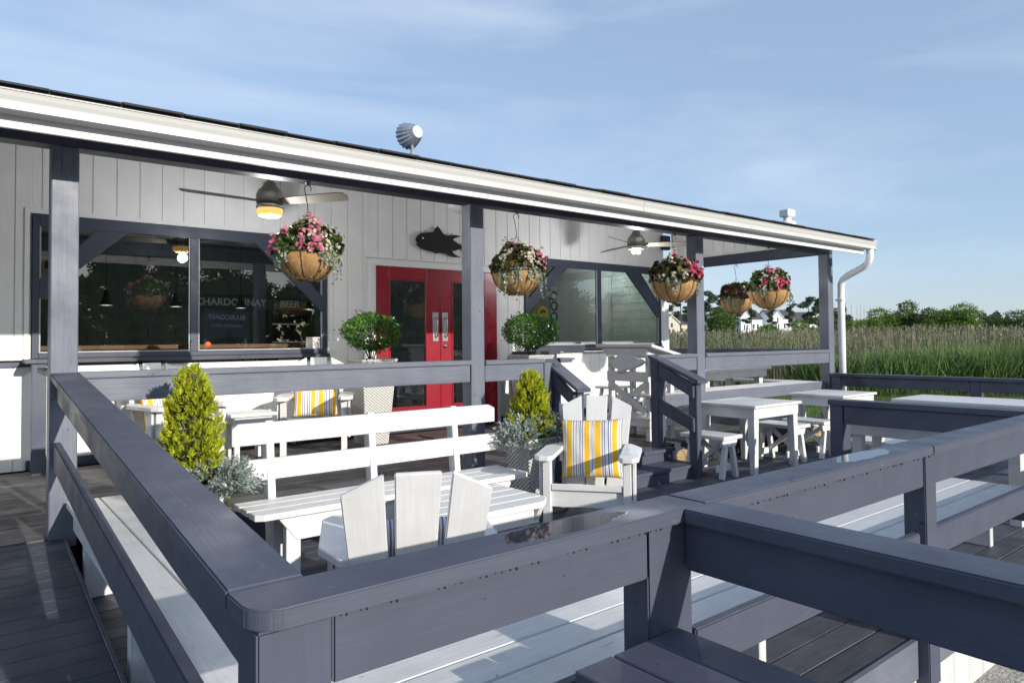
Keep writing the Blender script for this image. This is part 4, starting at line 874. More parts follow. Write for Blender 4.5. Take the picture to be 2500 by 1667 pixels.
# stuff near the wall: dark cabinet, white pedestal, stools
t=thing('waste_cabinet','dark slate cabinet with grey side against the wall right of the doors','cabinet',(6.3,7.4,PZ)); b=MB(); b.box(6.17,6.62,7.30,7.70,PZ,1.30); b.build('body',NAVYD,t,.004,world=True); b=MB(); b.box(6.14,6.66,7.27,7.72,1.302,1.345); b.build('top',NAVYD,t,.004,world=True)
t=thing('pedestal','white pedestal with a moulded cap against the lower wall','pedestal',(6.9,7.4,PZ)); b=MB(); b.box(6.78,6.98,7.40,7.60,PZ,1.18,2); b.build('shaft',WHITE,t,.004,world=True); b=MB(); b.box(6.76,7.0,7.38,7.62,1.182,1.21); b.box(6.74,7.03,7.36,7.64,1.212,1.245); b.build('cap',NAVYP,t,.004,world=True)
for (x,y,lb) in ((7.55,7.1,'high white stool against the lower wall behind the host stand'),(8.3,6.9,'high white stool right of the host stand, by the wall')):
    t=thing('high_stool',lb,'stool',(x,y,PZ),0,'high white stools by the wall'); b=MB(); b.box(-.22,.22,-.17,.17,.43,.465,0); b.build('seat',WHITE,t,.004)
    for s in (-1,1):
        for q in (-1,1): b=MB(); b.bar((s*.13,q*.11,.43),(s*.19,q*.14,0),.045,.045,(0,1,0)); b.build('leg',WHITE,t,.003)
    b=MB(); b.box(-.18,.18,-.14,-.11,.12,.19,0); b.box(-.18,.18,.11,.14,.12,.19,0); b.build('stretcher',WHITE,t,.003)
# bulkhead lights
def bulkhead(loc,label):
    t=thing('bulkhead_lamp',label,'lamp',loc,0,'caged bulkhead lamps at deck level'); M=Matrix.Rotation(R(90),4,'X')
    b=MB(); b.lathe([(.0,-.01),(.075,-.01),(.088,0),(.09,.045),(.08,.06),(.0,.06)],n=28,M=M@Matrix.Scale(1.45,4,(1,0,0))); b.build('housing',METALG,t,0)
    b=MB(); b.lathe([(.072,.06),(.068,.09),(.045,.12),(.0,.13)],n=24,M=M@Matrix.Scale(1.45,4,(1,0,0))); b.build('lens',AMBER,t,0)
    b=MB(); 
    for u in (-.045,.045): b.tube([(u,-.06,-.075),(u,-.10,-.06),(u,-.138,0),(u,-.10,.06),(u,-.06,.075)],.004,6)
    b.tube([(-.11,-.06,0),(-.085,-.10,0),(0,-.14,0),(.085,-.10,0),(.11,-.06,0)],.004,6); b.build('wire_cage',METALG,t,0)
bulkhead((5.82+.25,4.78,.255),'caged oval lamp glowing beside the porch steps'); bulkhead((9.08,4.89,.245),'caged oval lamp under the porch edge behind the further square table')
# door mat
b=MB(); b.box(4.35,5.15,6.75,7.3,PZ+.004,PZ+.018); tag(b.build('door_mat',plain('mat',(.075,.055,.045),.95,0,.9,160,.4),None,.003),'brown ribbed door mat in front of the red doors','mat')
# napkin scrap
b=MB(); b.box(2.55,2.61,6.6,6.64,PZ+.003,PZ+.012); tag(b.build('paper_scrap',PAPER,None,0),'small white paper scrap on the porch deck','litter')
# ================================================================= PLANTERS & PLANTS
def wicker():
    m,n,l,p=new_mat('white_wicker'); p.inputs['Roughness'].default_value=.45
    t=n.new('ShaderNodeTexCoord'); s=n.new('ShaderNodeSeparateXYZ'); l.new(t.outputs['Object'],s.inputs[0])
    def sinw(src,fr,ph=None):
        a=n.new('ShaderNodeMath'); a.operation='MULTIPLY'; a.inputs[1].default_value=fr; l.new(src,a.inputs[0])
        q=n.new('ShaderNodeMath'); q.operation='SINE'; 
        if ph is not None: z_=n.new('ShaderNodeMath'); z_.operation='ADD'; l.new(a.outputs[0],z_.inputs[0]); l.new(ph,z_.inputs[1]); l.new(z_.outputs[0],q.inputs[0])
        else: l.new(a.outputs[0],q.inputs[0])
        return q.outputs[0]
    xy=n.new('ShaderNodeMath'); xy.operation='ADD'; l.new(s.outputs[0],xy.inputs[0]); l.new(s.outputs[1],xy.inputs[1])
    a=sinw(s.outputs[2],210); c=sinw(xy.outputs[0],150)
    mm=n.new('ShaderNodeMath'); mm.operation='MULTIPLY'; l.new(a,mm.inputs[0]); l.new(c,mm.inputs[1])
    l.new(ramp(n,l,mm.outputs[0],[(.0,(.46,.455,.43)),(.6,(.78,.775,.75))]),p.inputs['Base Color'])
    b=n.new('ShaderNodeBump'); b.inputs['Strength'].default_value=1; b.inputs['Distance'].default_value=.006; l.new(mm.outputs[0],b.inputs['Height']); l.new(b.outputs[0],p.inputs['Normal']); return m
WICK=wicker()
def planter(label,x,y,fl,h,top,bot,rz=0):
    t=thing('planter',label,'planter',(x,y,fl),rz,'white woven tapered planters'); b=MB(); a=top/2; c=bot/2
    b.hexa([(-c,-c,0),(c,-c,0),(c,c,0),(-c,c,0),(-a,-a,h-.03),(a,-a,h-.03),(a,a,h-.03),(-a,a,h-.03)],2); b.build('body',WICK,t,.006)
    b=MB(); e=a+.008
    for r in ((-e,e,-e,-e+.025),(-e,e,e-.025,e),(-e,-e+.025,-e+.026,e-.026),(e-.025,e,-e+.026,e-.026)): b.box(r[0],r[1],r[2],r[3],h-.028,h)
    b.build('rim',WICK,t,.004); b=MB(); b.box(-a+.03,a-.03,-a+.03,a-.03,h-.029,h-.012,None,False); b.build('soil',SOIL,t,0)
    return t
planter('white woven planter with a golden cypress beside the striped cushion chair',3.76,4.48,LR,.60,.32,.22)
planter('white woven planter with a golden cypress at the left end of the bench',1.09,4.46,LR,.58,.32,.22)
planter('tall white woven planter left of the red doors',3.66,7.15,PZ,.95,.42,.28)
planter('tall white woven planter right of the red doors',5.93,7.05,PZ,.95,.42,.28)
CYPM=leafmat('cypress_leaf',[(.05,(.17,.24,.010)),(.35,(.38,.45,.014)),(.65,(.56,.60,.022)),(1,(.70,.68,.06))],.6,.3,9)
def cypress(label,loc,h,r,seed):
    global rng; rng=np.random.default_rng(seed)
    t=thing('golden_cypress',label,'shrub',loc,0,'golden cypresses in planters')
    b=MB(); b.tube([(0,0,-.02),(.005,0,h*.5),(0,0,h*.92)],.012,6,.003); b.build('trunk',BARK,t,0)
    P=[];D=[];Ln=[]
    nc=620
    for k in range(nc):
        v=rng.uniform(.02,1)**.85; a=rng.uniform(0,6.283); R_=r*(1-v)**.46*(1.02+.02*v)*(.55+.45*min(1,v/.16))*(1+.12*math.sin(3*a+9*v+seed)); rr=R_*rng.uniform(.62,1.0); c=np.array([rr*math.cos(a),rr*math.sin(a),v*h])
        d0=np.array([math.cos(a)*.75,math.sin(a)*.75,.75+.9*v]); d0/=np.linalg.norm(d0)
        side=np.cross(d0,rng.normal(size=3)); side/=np.linalg.norm(side); L0=rng.uniform(.05,.085)*(1.05-.35*v)
        for j in range(26):                  # flat feathery spray
            s=j/25; base=c+d0*L0*s*.85; sg=1 if j%2 else -1; dd=d0*.8+side*sg*.75*(1-s*.6)+rng.normal(size=3)*.16; P.append(base); D.append(dd/np.linalg.norm(dd)); Ln.append(L0*(.5-.28*s))
    P=np.array(P);D=np.array(D);Ln=np.array(Ln); V,F=leaves(P,D,Ln,Ln*.26); raw('foliage',V,F,CYPM,t)
    # dark inner leaves to close the crown
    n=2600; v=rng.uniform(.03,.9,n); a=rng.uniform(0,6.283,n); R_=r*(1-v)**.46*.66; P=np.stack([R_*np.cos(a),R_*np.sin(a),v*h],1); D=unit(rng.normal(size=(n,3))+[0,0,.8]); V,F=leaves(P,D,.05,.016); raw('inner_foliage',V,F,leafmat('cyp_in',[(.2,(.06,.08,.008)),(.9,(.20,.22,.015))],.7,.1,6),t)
cypress('golden cypress in the planter beside the striped cushion chair',(3.76,4.48,.65),.57,.205,3)
cypress('golden cypress in the planter at the left end of the bench',(1.10,4.46,.66),.68,.205,4)
DUSTM=leafmat('silver_leaf',[(.1,(.15,.19,.17)),(.5,(.28,.33,.30)),(.95,(.48,.53,.50))],.8,.15,8)
def dusty(label,loc,r,n,seed,bias=(0,0),h=.24):
    global rng; rng=np.random.default_rng(seed)
    t=thing('dusty_miller',label,'plant',loc,0,'silver dusty miller plants'); P=[];D=[];Ln=[];Wd=[]; b=MB()
    for k in range(n):
        a=rng.uniform(0,6.283); el=rng.uniform(-.35,1.25); d=np.array([math.cos(a)*math.cos(el)+bias[0],math.sin(a)*math.cos(el)+bias[1],math.sin(el)+.1]); d/=np.linalg.norm(d); L0=rng.uniform(.45,1)*r
        tip=d*L0*np.array([1,1,h/.24]); 
        if k<14: b.tube([(0,0,-.03),Vector(tip*.5)+Vector((0,0,.01)),tuple(tip)],.003,4,cap=False)
        s_=np.cross(d,rng.normal(size=3)); s_/=np.linalg.norm(s_)
        for j in range(9):
            s=j/8; base=tip*(.62+.38*s); sg=1 if j%2 else -1
            dd=d*.7+s_*sg*(.95-.5*s) if j<8 else d
            dd=dd+rng.normal(size=3)*.12; dd/=np.linalg.norm(dd); l0=.046*(1-.35*s)+.008
            P.append(base);D.append(dd);Ln.append(l0);Wd.append(.013)
            for q in (-1,1):
                d2=dd+s_*q*.7; d2/=np.linalg.norm(d2); P.append(base+dd*l0*.5);D.append(d2);Ln.append(l0*.5);Wd.append(.009)
    V,F=leaves(np.array(P),np.array(D),np.array(Ln),np.array(Wd)); raw('foliage',V,F,DUSTM,t); b.build('stems',DUSTM,t,0)
dusty('silver dusty miller spilling left of the cypress beside the striped chair',(3.64,4.42,.68),.27,120,5,(-.35,.1))
dusty('silver dusty miller spilling right of the cypress beside the striped chair',(3.90,4.40,.70),.25,100,6,(.35,-.25))
dusty('silver dusty miller hanging right of the left planter cypress',(1.22,4.34,.66),.26,120,7,(.35,-.25),.18)
dusty('silver dusty miller behind the ramp railing left of the cypress',(.97,4.46,.68),.20,80,8,(-.45,0))
# trailing vine on left planter
b=MB(); pts=[(1.25,4.31,.68)]; 
for i in range(9): pts.append((1.27+.012*math.sin(i),4.30,.66-.035*i))
b.tube(pts,.002,4); t=thing('trailing_vine','thin green vine hanging from the left planter','plant',(1.27,4.30,.3)); b.build('stem',leafmat('vine_stem',[(.1,(.10,.16,.02)),(.9,(.16,.22,.03))]),t,0,world=True)
P=np.array([p for p in pts for _ in range(2)])-np.array([1.27,4.30,.3]); V,F=leaves(P,unit(rng.normal(size=P.shape)),.028,.014); raw('leaf',V,F,leafmat('vine_leaf',[(.1,(.13,.22,.02)),(.9,(.35,.40,.05))]),t)
BOXM=leafmat('glossy_leaf',[(.05,(.02,.065,.010)),(.45,(.055,.15,.022)),(.8,(.12,.25,.04)),(1,(.21,.36,.07))],.28,.15,7)
def bush(label,loc,r,h,seed):
    global rng; rng=np.random.default_rng(seed)
    t=thing('potted_shrub',label,'shrub',loc,0,'glossy green shrubs by the doors'); b=MB()
    for k in range(12):
        a=rng.uniform(0,6.283); e=(r*.7*math.cos(a),r*.7*math.sin(a),h*rng.uniform(.45,.8)); b.tube([(.02*math.cos(a),.02*math.sin(a),-.03),(e[0]*.45,e[1]*.45,e[2]*.5),e],.007,5,.003)
    b.build('stems',BARK,t,0)
    n=4300; u=unit(rng.normal(size=(n,3))); k=np.abs(np.sin(u[:,0]*5+seed)+np.sin(u[:,1]*6)+np.sin(u[:,2]*5.5+1))*.06; rad=rng.uniform(.60,1.0,n)**.6*(.93+k)
    P=u*rad[:,None]*np.array([r,r,h*.42])+np.array([0,0,h*.58]); D=unit(u*.8+rng.normal(size=(n,3))*.7+[0,0,.35]); VF=[leaves(P,D,rng.uniform(.028,.045,n),.018)]
    m=60; u=unit(rng.normal(size=(m,3))); P=u*np.array([r*1.06,r*1.06,h*.46])+np.array([0,0,h*.58]); 
    P2=np.repeat(P,7,0)+rng.normal(size=(m*7,3))*.022; VF.append(leaves(P2,unit(rng.normal(size=P2.shape)+[0,0,.5]),.036,.016)); V,F=joinm(VF); raw('foliage',V,F,BOXM,t)
bush('round glossy green shrub in the tall planter left of the doors',(3.66,7.15,1.32),.31,.50,12)
bush('round glossy green shrub in the tall planter right of the doors',(5.93,7.05,1.31),.36,.54,13)
# hanging baskets -----------------------------------------------------------
BEGD=leafmat('begonia_leaf',[(.05,(.012,.010,.006)),(.3,(.045,.022,.014)),(.6,(.065,.065,.018)),(.85,(.12,.13,.03)),(1,(.22,.17,.05))],.35,.2,9)
BEGG=leafmat('begonia_green',[(.05,(.015,.03,.008)),(.5,(.05,.09,.02)),(1,(.13,.19,.05))],.35,.2,9)
PINK=leafmat('pink_petal',[(.05,(.42,.05,.12)),(.4,(.66,.16,.27)),(1,(.78,.46,.52))],.5,.35,14)
HOTP=leafmat('hot_pink_petal',[(.05,(.38,.02,.07)),(.5,(.62,.06,.15)),(1,(.76,.28,.36))],.5,.35,14)
WPET=leafmat('white_petal',[(.05,(.40,.38,.24)),(.5,(.62,.60,.48)),(1,(.78,.77,.70))],.5,.3,14)
TRAIL=leafmat('silver_trail',[(.05,(.14,.19,.13)),(.5,(.30,.37,.28)),(1,(.52,.57,.46))],.6,.25,14)
WIRE=plain('basket_wire',(.035,.028,.02),.6)
def basket(label,loc,hook,seed,pink,pinkside,sc=1.0,white=.0,trails=((200,.2),(-20,.3),(300,.25)),leaf=BEGD,pet=PINK,wside=0,dens=1.0):
    """loc: centre of rim; hook: height of the hook above rim"""
    global rng; rng=np.random.default_rng(seed); rd=random.Random(seed)
    t=thing('hanging_basket',label,'hanging basket',loc,0,'hanging flower baskets along the porch'); r=.205*sc; H=.185*sc
    # coir liner with lobes between wires
    b=MB(); n=64; rings=[]; K_=9
    for j in range(9):
        v=j/8; ph=v*math.pi/2; 
        ring=[]
        for i in range(n):
            a=2*math.pi*i/n; lobe=.955+.085*abs(math.sin(a*K_/2+.4))**.6*math.sin(min(1,v*1.3)*math.pi*.9+.3); q=1+rd.uniform(-.012,.012)
            rr=(r*math.cos(ph)**.75 if j<8 else .03*sc)*lobe*q; ring.append(b.bm.verts.new((rr*math.cos(a),rr*math.sin(a),-H*math.sin(ph)**1.25)))
        rings.append(ring)
    for A,B_ in zip(rings,rings[1:]):
        for i in range(n): f=b.bm.faces.new((A[i],A[(i+1)%n],B_[(i+1)%n],B_[i])); f.smooth=True
    b.bm.faces.new(rings[-1]); b.build('coir_liner',COIR,t,0)
    # loose fibres
    m=900; a=rng.uniform(0,6.283,m); ph=rng.uniform(.1,1.5,m); nn=np.stack([np.cos(a)*np.cos(ph),np.sin(a)*np.cos(ph),-np.sin(ph)*.9],1); P=np.stack([r*1.02*np.cos(ph)**.75*np.cos(a),r*1.02*np.cos(ph)**.75*np.sin(a),-H*np.sin(ph)**1.25],1)
    D=unit(np.cross(nn,rng.normal(size=(m,3)))+nn*.35); V,F=leaves(P,D,rng.uniform(.02,.05,m)*sc,.0014); raw('coir_fibre',V,F,COIR,t)
    b=MB()
    for k in range(K_):
        a=2*math.pi*k/K_-.8/K_*1.0
        b.tube([(r*1.005*math.cos(ph)**.75*math.cos(a),r*1.005*math.cos(ph)**.75*math.sin(a),-H*math.sin(ph)**1.25) for ph in (0.02,.3,.6,.9,1.2,1.45)],.0032*sc,5)
    b.tube([(r*1.03*math.cos(2*math.pi*i/40),r*1.03*math.sin(2*math.pi*i/40),.003) for i in range(41)],.0038*sc,6,cap=False)
    b.tube([(.07*sc*math.cos(2*math.pi*i/20),.07*sc*math.sin(2*math.pi*i/20),-H*1.0) for i in range(21)],.0032*sc,6,cap=False); b.build('wire_frame',WIRE,t,0)
    # chains to hook
    hz=hook; zt=hz-.20*sc; b=MB()
    for k in range(4): a=2*math.pi*k/4+.5; b.tube([(r*1.02*math.cos(a),r*1.02*math.sin(a),0),(0,0,zt)],.0016,4)
    b.build('hanger_wire',WIRE,t,0)
    b=MB(); pts=[(0,0,zt),(0,0,zt+.05)]; 
    for q in range(0,13): 
        an=R(-90-q*22); pts.append((.028*math.cos(an)*.9+.0,0,hz-.055+.033*math.sin(an)))
    pts=[(0,0,zt),(.0,0,zt+.035),(-.018,0,hz-.075),(-.026,0,hz-.05),(-.016,0,hz-.025),(.004,0,hz-.018),(.022,0,hz-.03),(.026,0,hz-.05),(.020,0,hz-.066)]
    rot=Matrix.Rotation(R(-39),4,'Z'); pts=[rot@Vector(p) for p in pts]; b.tube(pts,.0034,6); b.tube([rot@Vector(p) for p in ((0,0,hz+.0),(.004,0,hz-.016),(.012,0,hz-.026),(.02,0,hz-.014))],.005,6); b.lathe([(.018,hz-.004),(.018,hz)],n=10); b.build('hook',BLACK,t,0)
    # foliage dome
    n=int(1900*dens); u=unit(rng.normal(size=(n,3))); u[:,2]=np.abs(u[:,2])*1.0-.12; u=unit(u); bmp=1+.10*np.sin(u[:,0]*7+seed)+.09*np.sin(u[:,1]*8+seed*2); rad=rng.uniform(.55,1.0,n)**.5*bmp
    Rx,Rz=.208*sc,.20*sc; P=u*rad[:,None]*np.array([Rx,Rx,Rz])+np.array([0,0,.02]); Nn=unit(u+rng.normal(size=(n,3))*.55+[0,0,.3]); V,F=round_leaves(P,Nn,rng.uniform(.013,.027,n)*sc); raw('begonia_leaves',V,F,leaf,t)
    # flowers in clusters of florets with 4 petals
    def flowers(m,cen,spread,mat,name,size=.0105):
        cs=[]
        while len(cs)<m:
            q=unit(rng.normal(size=(1,3)))[0]; q[2]=abs(q[2])*.95-.02; q/=np.linalg.norm(q); a=math.degrees(math.atan2(q[1],q[0])); d=abs((a-cen+180)%360-180)
            if d<spread or q[2]>.93: cs.append(q)
        Ps=[];Ns=[]
        for q in cs:
            c=q*np.array([Rx,Rx,Rz])*(1.05+.10*math.sin(q[0]*7+seed)+.09*math.sin(q[1]*8+seed*2))+[0,0,.02]
            for _ in range(rng.integers(3,7)):
                f=c+rng.normal(size=3)*.014*sc; nn=q+rng.normal(size=3)*.5+np.array([0,0,.1]); nn/=np.linalg.norm(nn); s_=np.cross(nn,rng.normal(size=3)); s_/=np.linalg.norm(s_); v_=np.cross(nn,s_)
                for k in range(4): d=s_*math.cos(k*1.571)+v_*math.sin(k*1.571); Ps.append(f+d*size*.8*sc); Ns.append(nn+d*.35)
        V,F=round_leaves(np.array(Ps),unit(np.array(Ns)),size*sc*(.95)); raw(name,V,F,mat,t)['kind']='stuff'
    if pink: flowers(pink,pinkside[0],pinkside[1],pet,'pink_flowers')
    if white: flowers(white,wside,75,WPET,'white_flowers',.0088)
    # trailing stems
    for (az,ln) in trails:
        st_=[];lv=[]; b=MB()
        for k in range(7):
            a=R(az+rd.uniform(-22,22)); x,y,z=r*.88*math.cos(a),r*.88*math.sin(a),.03; p=[(x*.8,y*.8,.04)]; L0=ln*rd.uniform(.35,1.05)*sc; steps=9
            for s in range(1,steps+1):
                f=s/steps; x+=math.cos(a)*.010*(1-f)*sc+rd.uniform(-.006,.006); y+=math.sin(a)*.010*(1-f)*sc+rd.uniform(-.006,.006); z-=L0/steps*(.5+.7*f)*1.0; p.append((x,y,z))
                for _ in range(4 if f<.55 else 2): lv.append((x+rd.uniform(-.012,.012),y+rd.uniform(-.012,.012),z+rd.uniform(-.01,.01)))
            b.tube(p,.0013,4,cap=False)
        b.build('trailing_stems',TRAIL,t,0); lv=np.array(lv); V,F=round_leaves(lv,unit(rng.normal(size=lv.shape)+[math.cos(R(az))*.6,math.sin(R(az))*.6,.2]),rng.uniform(.006,.0115,len(lv))*sc); raw('trailing_leaves',V,F,TRAIL,t)
    return t
BY=4.985
basket('largest flower basket, pink left half and white right half, left of the middle post',(2.035,BY,2.155),2.69-2.155,21,40,(215,62),1.06,34,((190,.17),(-45,.30),(285,.22)),BEGG,PINK,-35)
basket('flower basket with white centre and pink right side, just right of the middle post',(4.03,BY,2.13),2.69-2.13,22,18,(-15,50),1.13,30,((210,.34),(255,.16),(-50,.27)),BEGD,PINK,-100)
basket('dark leaved basket with hot pink flowers left of the third post',(6.31,BY,2.145),2.69-2.145,23,30,(-40,75),1.24,14,((220,.17),(-50,.18)),BEGD,HOTP,225)
basket('smallest looking dark basket hanging from the side beam over the porch',(9.71,6.45,2.125),2.69-2.125,24,6,(220,70),1.20,18,((225,.22),(190,.14)),BEGD,PINK,-50)
basket('flower basket with hot pink centre nearest the corner post',(8.23,BY,2.115),2.69-2.115,25,26,(-110,60),1.24,12,((-40,.22),(200,.10)),BEGG,HOTP,190)
# ================================================================= BACKGROUND
def azp(u,dist):           # ground position seen at photo column u, at the given forward distance
    d=fw+r2*((u-1250)/1702.5); d.z=0; d.normalize(); c=d.dot(Vector((fw.x,fw.y,0)).normalized()); return (d.x*dist/c,d.y*dist/c)
GZ=-.32
def topz(v,dist): return 1.5+(829-v)/1702.5*dist
REED=leafmat('reed_green',[(.05,(.055,.10,.032)),(.4,(.115,.19,.055)),(.8,(.19,.285,.09)),(1,(.29,.36,.14))],.6,.3,.35)
STALK=leafmat('reed_stalk',[(.05,(.09,.09,.055)),(.4,(.17,.17,.10)),(.8,(.28,.26,.17)),(1,(.42,.37,.27))],.8,.2,.35)
def reeds():
    global rng; rng=np.random.default_rng(5)
    n=210000; t_=rng.uniform(0,1,n)**1.7; dist=21+48*t_; u=rng.uniform(1480,2700,n)
    # positions
    k=(u-1250)/1702.5; d=np.stack([fw.x+r2.x*k,fw.y+r2.y*k],1); c=(d@np.array([fw.x,fw.y]))/np.hypot(fw.x,fw.y); P=d*(dist/c)[:,None]
    edge=21.3+1.2*np.sin(P[:,0]*.7)+.8*np.sin(P[:,1]*.9+1)+np.where(u<2060,(2060-u)*.006,0); keep=dist>edge; P=P[keep]; dist=dist[keep]; m=len(P)
    depth=np.clip((dist-21)/6,0,1)
    h=rng.uniform(.85,1.6,m)*(1+.018*np.clip(dist-22,0,20))+.15*np.sin(P[:,0]*.5)+.12*np.sin(P[:,1]*.9); lean=rng.normal(size=(m,2))*.30; w_=.008+.00045*dist
    B=np.stack([P[:,0],P[:,1],np.full(m,GZ)],1); T=B+np.stack([lean[:,0],lean[:,1],h],1); D=unit(T-B); S=unit(np.cross(D,rng.normal(size=(m,3))))*w_[:,None]
    M_=(B+T)/2+np.stack([-lean[:,0],-lean[:,1],np.zeros(m)],1)*.2
    V=np.stack([B,M_+S,T,M_-S],1).reshape(-1,3); F=np.arange(m*4).reshape(m,4)
    tag(raw('reeds',V,F,REED),'dense green new reed growth filling the marsh beyond the deck','reeds',kind='stuff')
    n=34000; dist=22.3+47*rng.uniform(0,1,n)**1.3; u=rng.uniform(1480,2700,n); k=(u-1250)/1702.5; d=np.stack([fw.x+r2.x*k,fw.y+r2.y*k],1); c=(d@np.array([fw.x,fw.y]))/np.hypot(fw.x,fw.y); P=d*(dist/c)[:,None]
    m=n; h=rng.uniform(1.0,2.35,m)*(.93+.10*np.sin(P[:,0]*.35)*np.sin(P[:,1]*.23+1)); lean=rng.normal(size=(m,2))*.13; w_=.003+.00022*dist
    B=np.stack([P[:,0],P[:,1],np.full(m,GZ)],1); T=B+np.stack([lean[:,0],lean[:,1],h],1); S=unit(np.cross(T-B,rng.normal(size=(m,3))))*w_[:,None]
    V1=np.stack([B-S,B+S,T+S*.6,T-S*.6],1).reshape(-1,3)
    Pm=T-np.stack([np.zeros(m),np.zeros(m),np.full(m,.05)],1); D=unit(np.stack([rng.normal(size=m)*.5,rng.normal(size=m)*.5,np.full(m,1.0)],1)); Vp,Fp=leaves(Pm,D,.17,.022+.0005*dist)
    V,F=joinm([(V1,np.arange(m*4).reshape(m,4)),(Vp,Fp)])
    tag(raw('dry_reed_stalks',V,F,STALK),'tall tan dry reed stalks and plumes rising above the green reeds','reeds',kind='stuff')
reeds()
def lawn():
    global rng; rng=np.random.default_rng(6); n=45000; x=rng.uniform(9.9,24,n); y=rng.uniform(2,16,n); ok=~((y>5)&(x<10.2)); x=x[ok];y=y[ok]; m=len(x); P=np.stack([x,y,np.full(m,GZ)],1); D=unit(rng.normal(size=(m,3))*.5+[0,0,1]); V,F=leaves(P,D,rng.uniform(.05,.12,m),.012)
    tag(raw('lawn_grass',V,F,leafmat('lawn_blade',[(.1,(.05,.09,.015)),(.5,(.10,.17,.03)),(1,(.20,.27,.06))],.6,.3,.5)),'mown green lawn between the deck and the reeds','grass',kind='stuff')
lawn()
BR=leafmat('tree_bright',[(.05,(.03,.065,.008)),(.35,(.08,.16,.015)),(.7,(.15,.26,.025)),(1,(.24,.36,.05))],.6,.25,.8)
MG=leafmat('tree_mid',[(.05,(.025,.05,.01)),(.5,(.075,.13,.02)),(1,(.16,.23,.045))],.6,.2,.8)
PN=leafmat('tree_pine',[(.05,(.022,.042,.022)),(.5,(.055,.09,.042)),(1,(.11,.15,.075))],.7,.15,.5)
def tree(name,label,u,dist,top,wpx,kind,mat,seed,group,base=None,cat='tree',pos=None):
    global rng; rng=np.random.default_rng(seed); rd=random.Random(seed)
    wpx=wpx*(1.45 if kind=='round' and pos is None else 1); x,y=pos or azp(u,dist); H=topz(top,dist)-GZ if pos is None else top; Wd=wpx/1702.5*dist/2 if pos is None else wpx
    t=thing(name,label,cat,(x,y,GZ),0,group); b=MB()
    lobes=[]
    if kind=='round':
        b.tube([(0,0,-.1),(.1,0,H*.3),(0,0,H*.6)],.02*H,7,.01*H)
        nl=20
        for k in range(nl):
            a=rd.uniform(0,6.28); rr=Wd*rd.uniform(.15,.72); z=H*rd.uniform(.10,.84)*(1-.18*rr/Wd); s=Wd*rd.uniform(.34,.56); lobes.append((rr*math.cos(a),rr*math.sin(a),min(z,H-s*.6),s,s*.62))
        lobes.append((rd.uniform(-.2,.2)*Wd,0,H-Wd*.3,Wd*.42,Wd*.30))
        for l_ in lobes[:8]: b.tube([(0,0,H*.25),(l_[0]*.6,l_[1]*.6,l_[2]*.75),(l_[0],l_[1],l_[2])],.008*H,5,.003*H)
    elif kind=='pine':
        lx=rd.uniform(-.03,.03)*H; b.tube([(0,0,-.1),(lx*.5,0,H*.5),(lx,0,H*.95)],.011*H,6,.005*H)
        for k in range(10):
            z=H*(.50+.46*(k/9)**.9) ; a=rd.uniform(0,6.28); rr=Wd*(1.05-.75*(k/9))*rd.uniform(.35,1); s=Wd*rd.uniform(.26,.42); p=(lx+rr*math.cos(a),rr*math.sin(a),z); lobes.append((*p,s,s*.38)); b.tube([(lx,0,z-H*.05),p],.004*H,4,.002*H)
    elif kind=='bare':
        b.tube([(0,0,-.1),(.1,0,H*.5),(0,0,H)],.007*H,5,.002*H)
        for k in range(16):
            z=H*rd.uniform(.35,.95); a=rd.uniform(0,6.28); L0=Wd*rd.uniform(.5,1)*(1.15-z/H); b.tube([(0,0,z),(L0*math.cos(a)*.6,L0*math.sin(a)*.6,z+L0*.5),(L0*math.cos(a),L0*math.sin(a),z+L0*1.0)],.0035*H,4,.0012*H)
        b.build('trunk',BARKD,t,0); return t
    b.build('trunk',BARK,t,0)
    Ps=[];Ds=[]; ls=max(.09,.0018*dist) if pos is None else .22
    for (cx,cy,cz,s,sz) in lobes:
        m=int(min(1300,150*(s/ls)**1.15*(.75 if kind=='round' else .5)))+30; q=unit(rng.normal(size=(m,3))); rad=rng.uniform(.45,1.0,m)**.6*(1+.18*np.sin(q[:,0]*6+cx)+.12*np.sin(q[:,2]*9+cz)); Ps.append(q*rad[:,None]*[s,s,sz]+[cx,cy,cz]); Ds.append(unit(q*.5+rng.normal(size=(m,3))*.8))
    P=np.concatenate(Ps);D=np.concatenate(Ds); V,F=leaves(P,D,ls*rng.uniform(.7,1.5,len(P)),ls*.75); raw('crown',V,F,mat,t); return t
G1='green shrub trees beyond the reeds'; k=30
for u,dist,top,wp,kind,mat,lb in ((2089,72,786,95,'round',BR,'low pale green shrub tree just right of the downspout'),(2150,62,757,88,'round',BR,'bushy green tree left of the twin crowned tree'),(2216,62,741,72,'round',MG,'taller rounded green tree rising left of centre above the reeds'),(2268,60,758,60,'round',MG,'dark green tree between the two tallest rounded trees'),(2306,64,762,60,'round',BR,'small green tree left of the broad rounded tree'),(2356,60,747,92,'round',BR,'broad rounded green tree, widest above the reeds'),(2424,66,777,62,'round',MG,'low green tree right of the broad rounded tree'),(2486,60,765,90,'round',MG,'green tree at the right edge of the view'),(2190,66,788,70,'round',BR,'low green shrub in front of the bushy trees'),(2320,64,790,80,'round',MG,'low green shrub below the broad tree'),
  (1945,75,784,62,'round',BR,'bright green shrub left of the corner post above the reeds'),(1998,75,777,50,'round',BR,'bright green shrub directly left of the corner post'),(1760,70,746,84,'round',MG,'large leafy green tree right of the third post'),(1880,90,795,60,'round',BR,'low green shrub in front of the white houses')):
    k+=1; tree('shrub_tree','%s'%lb,u,dist,top,wp,kind,mat,k,G1)
G2='pines standing beyond the marsh'
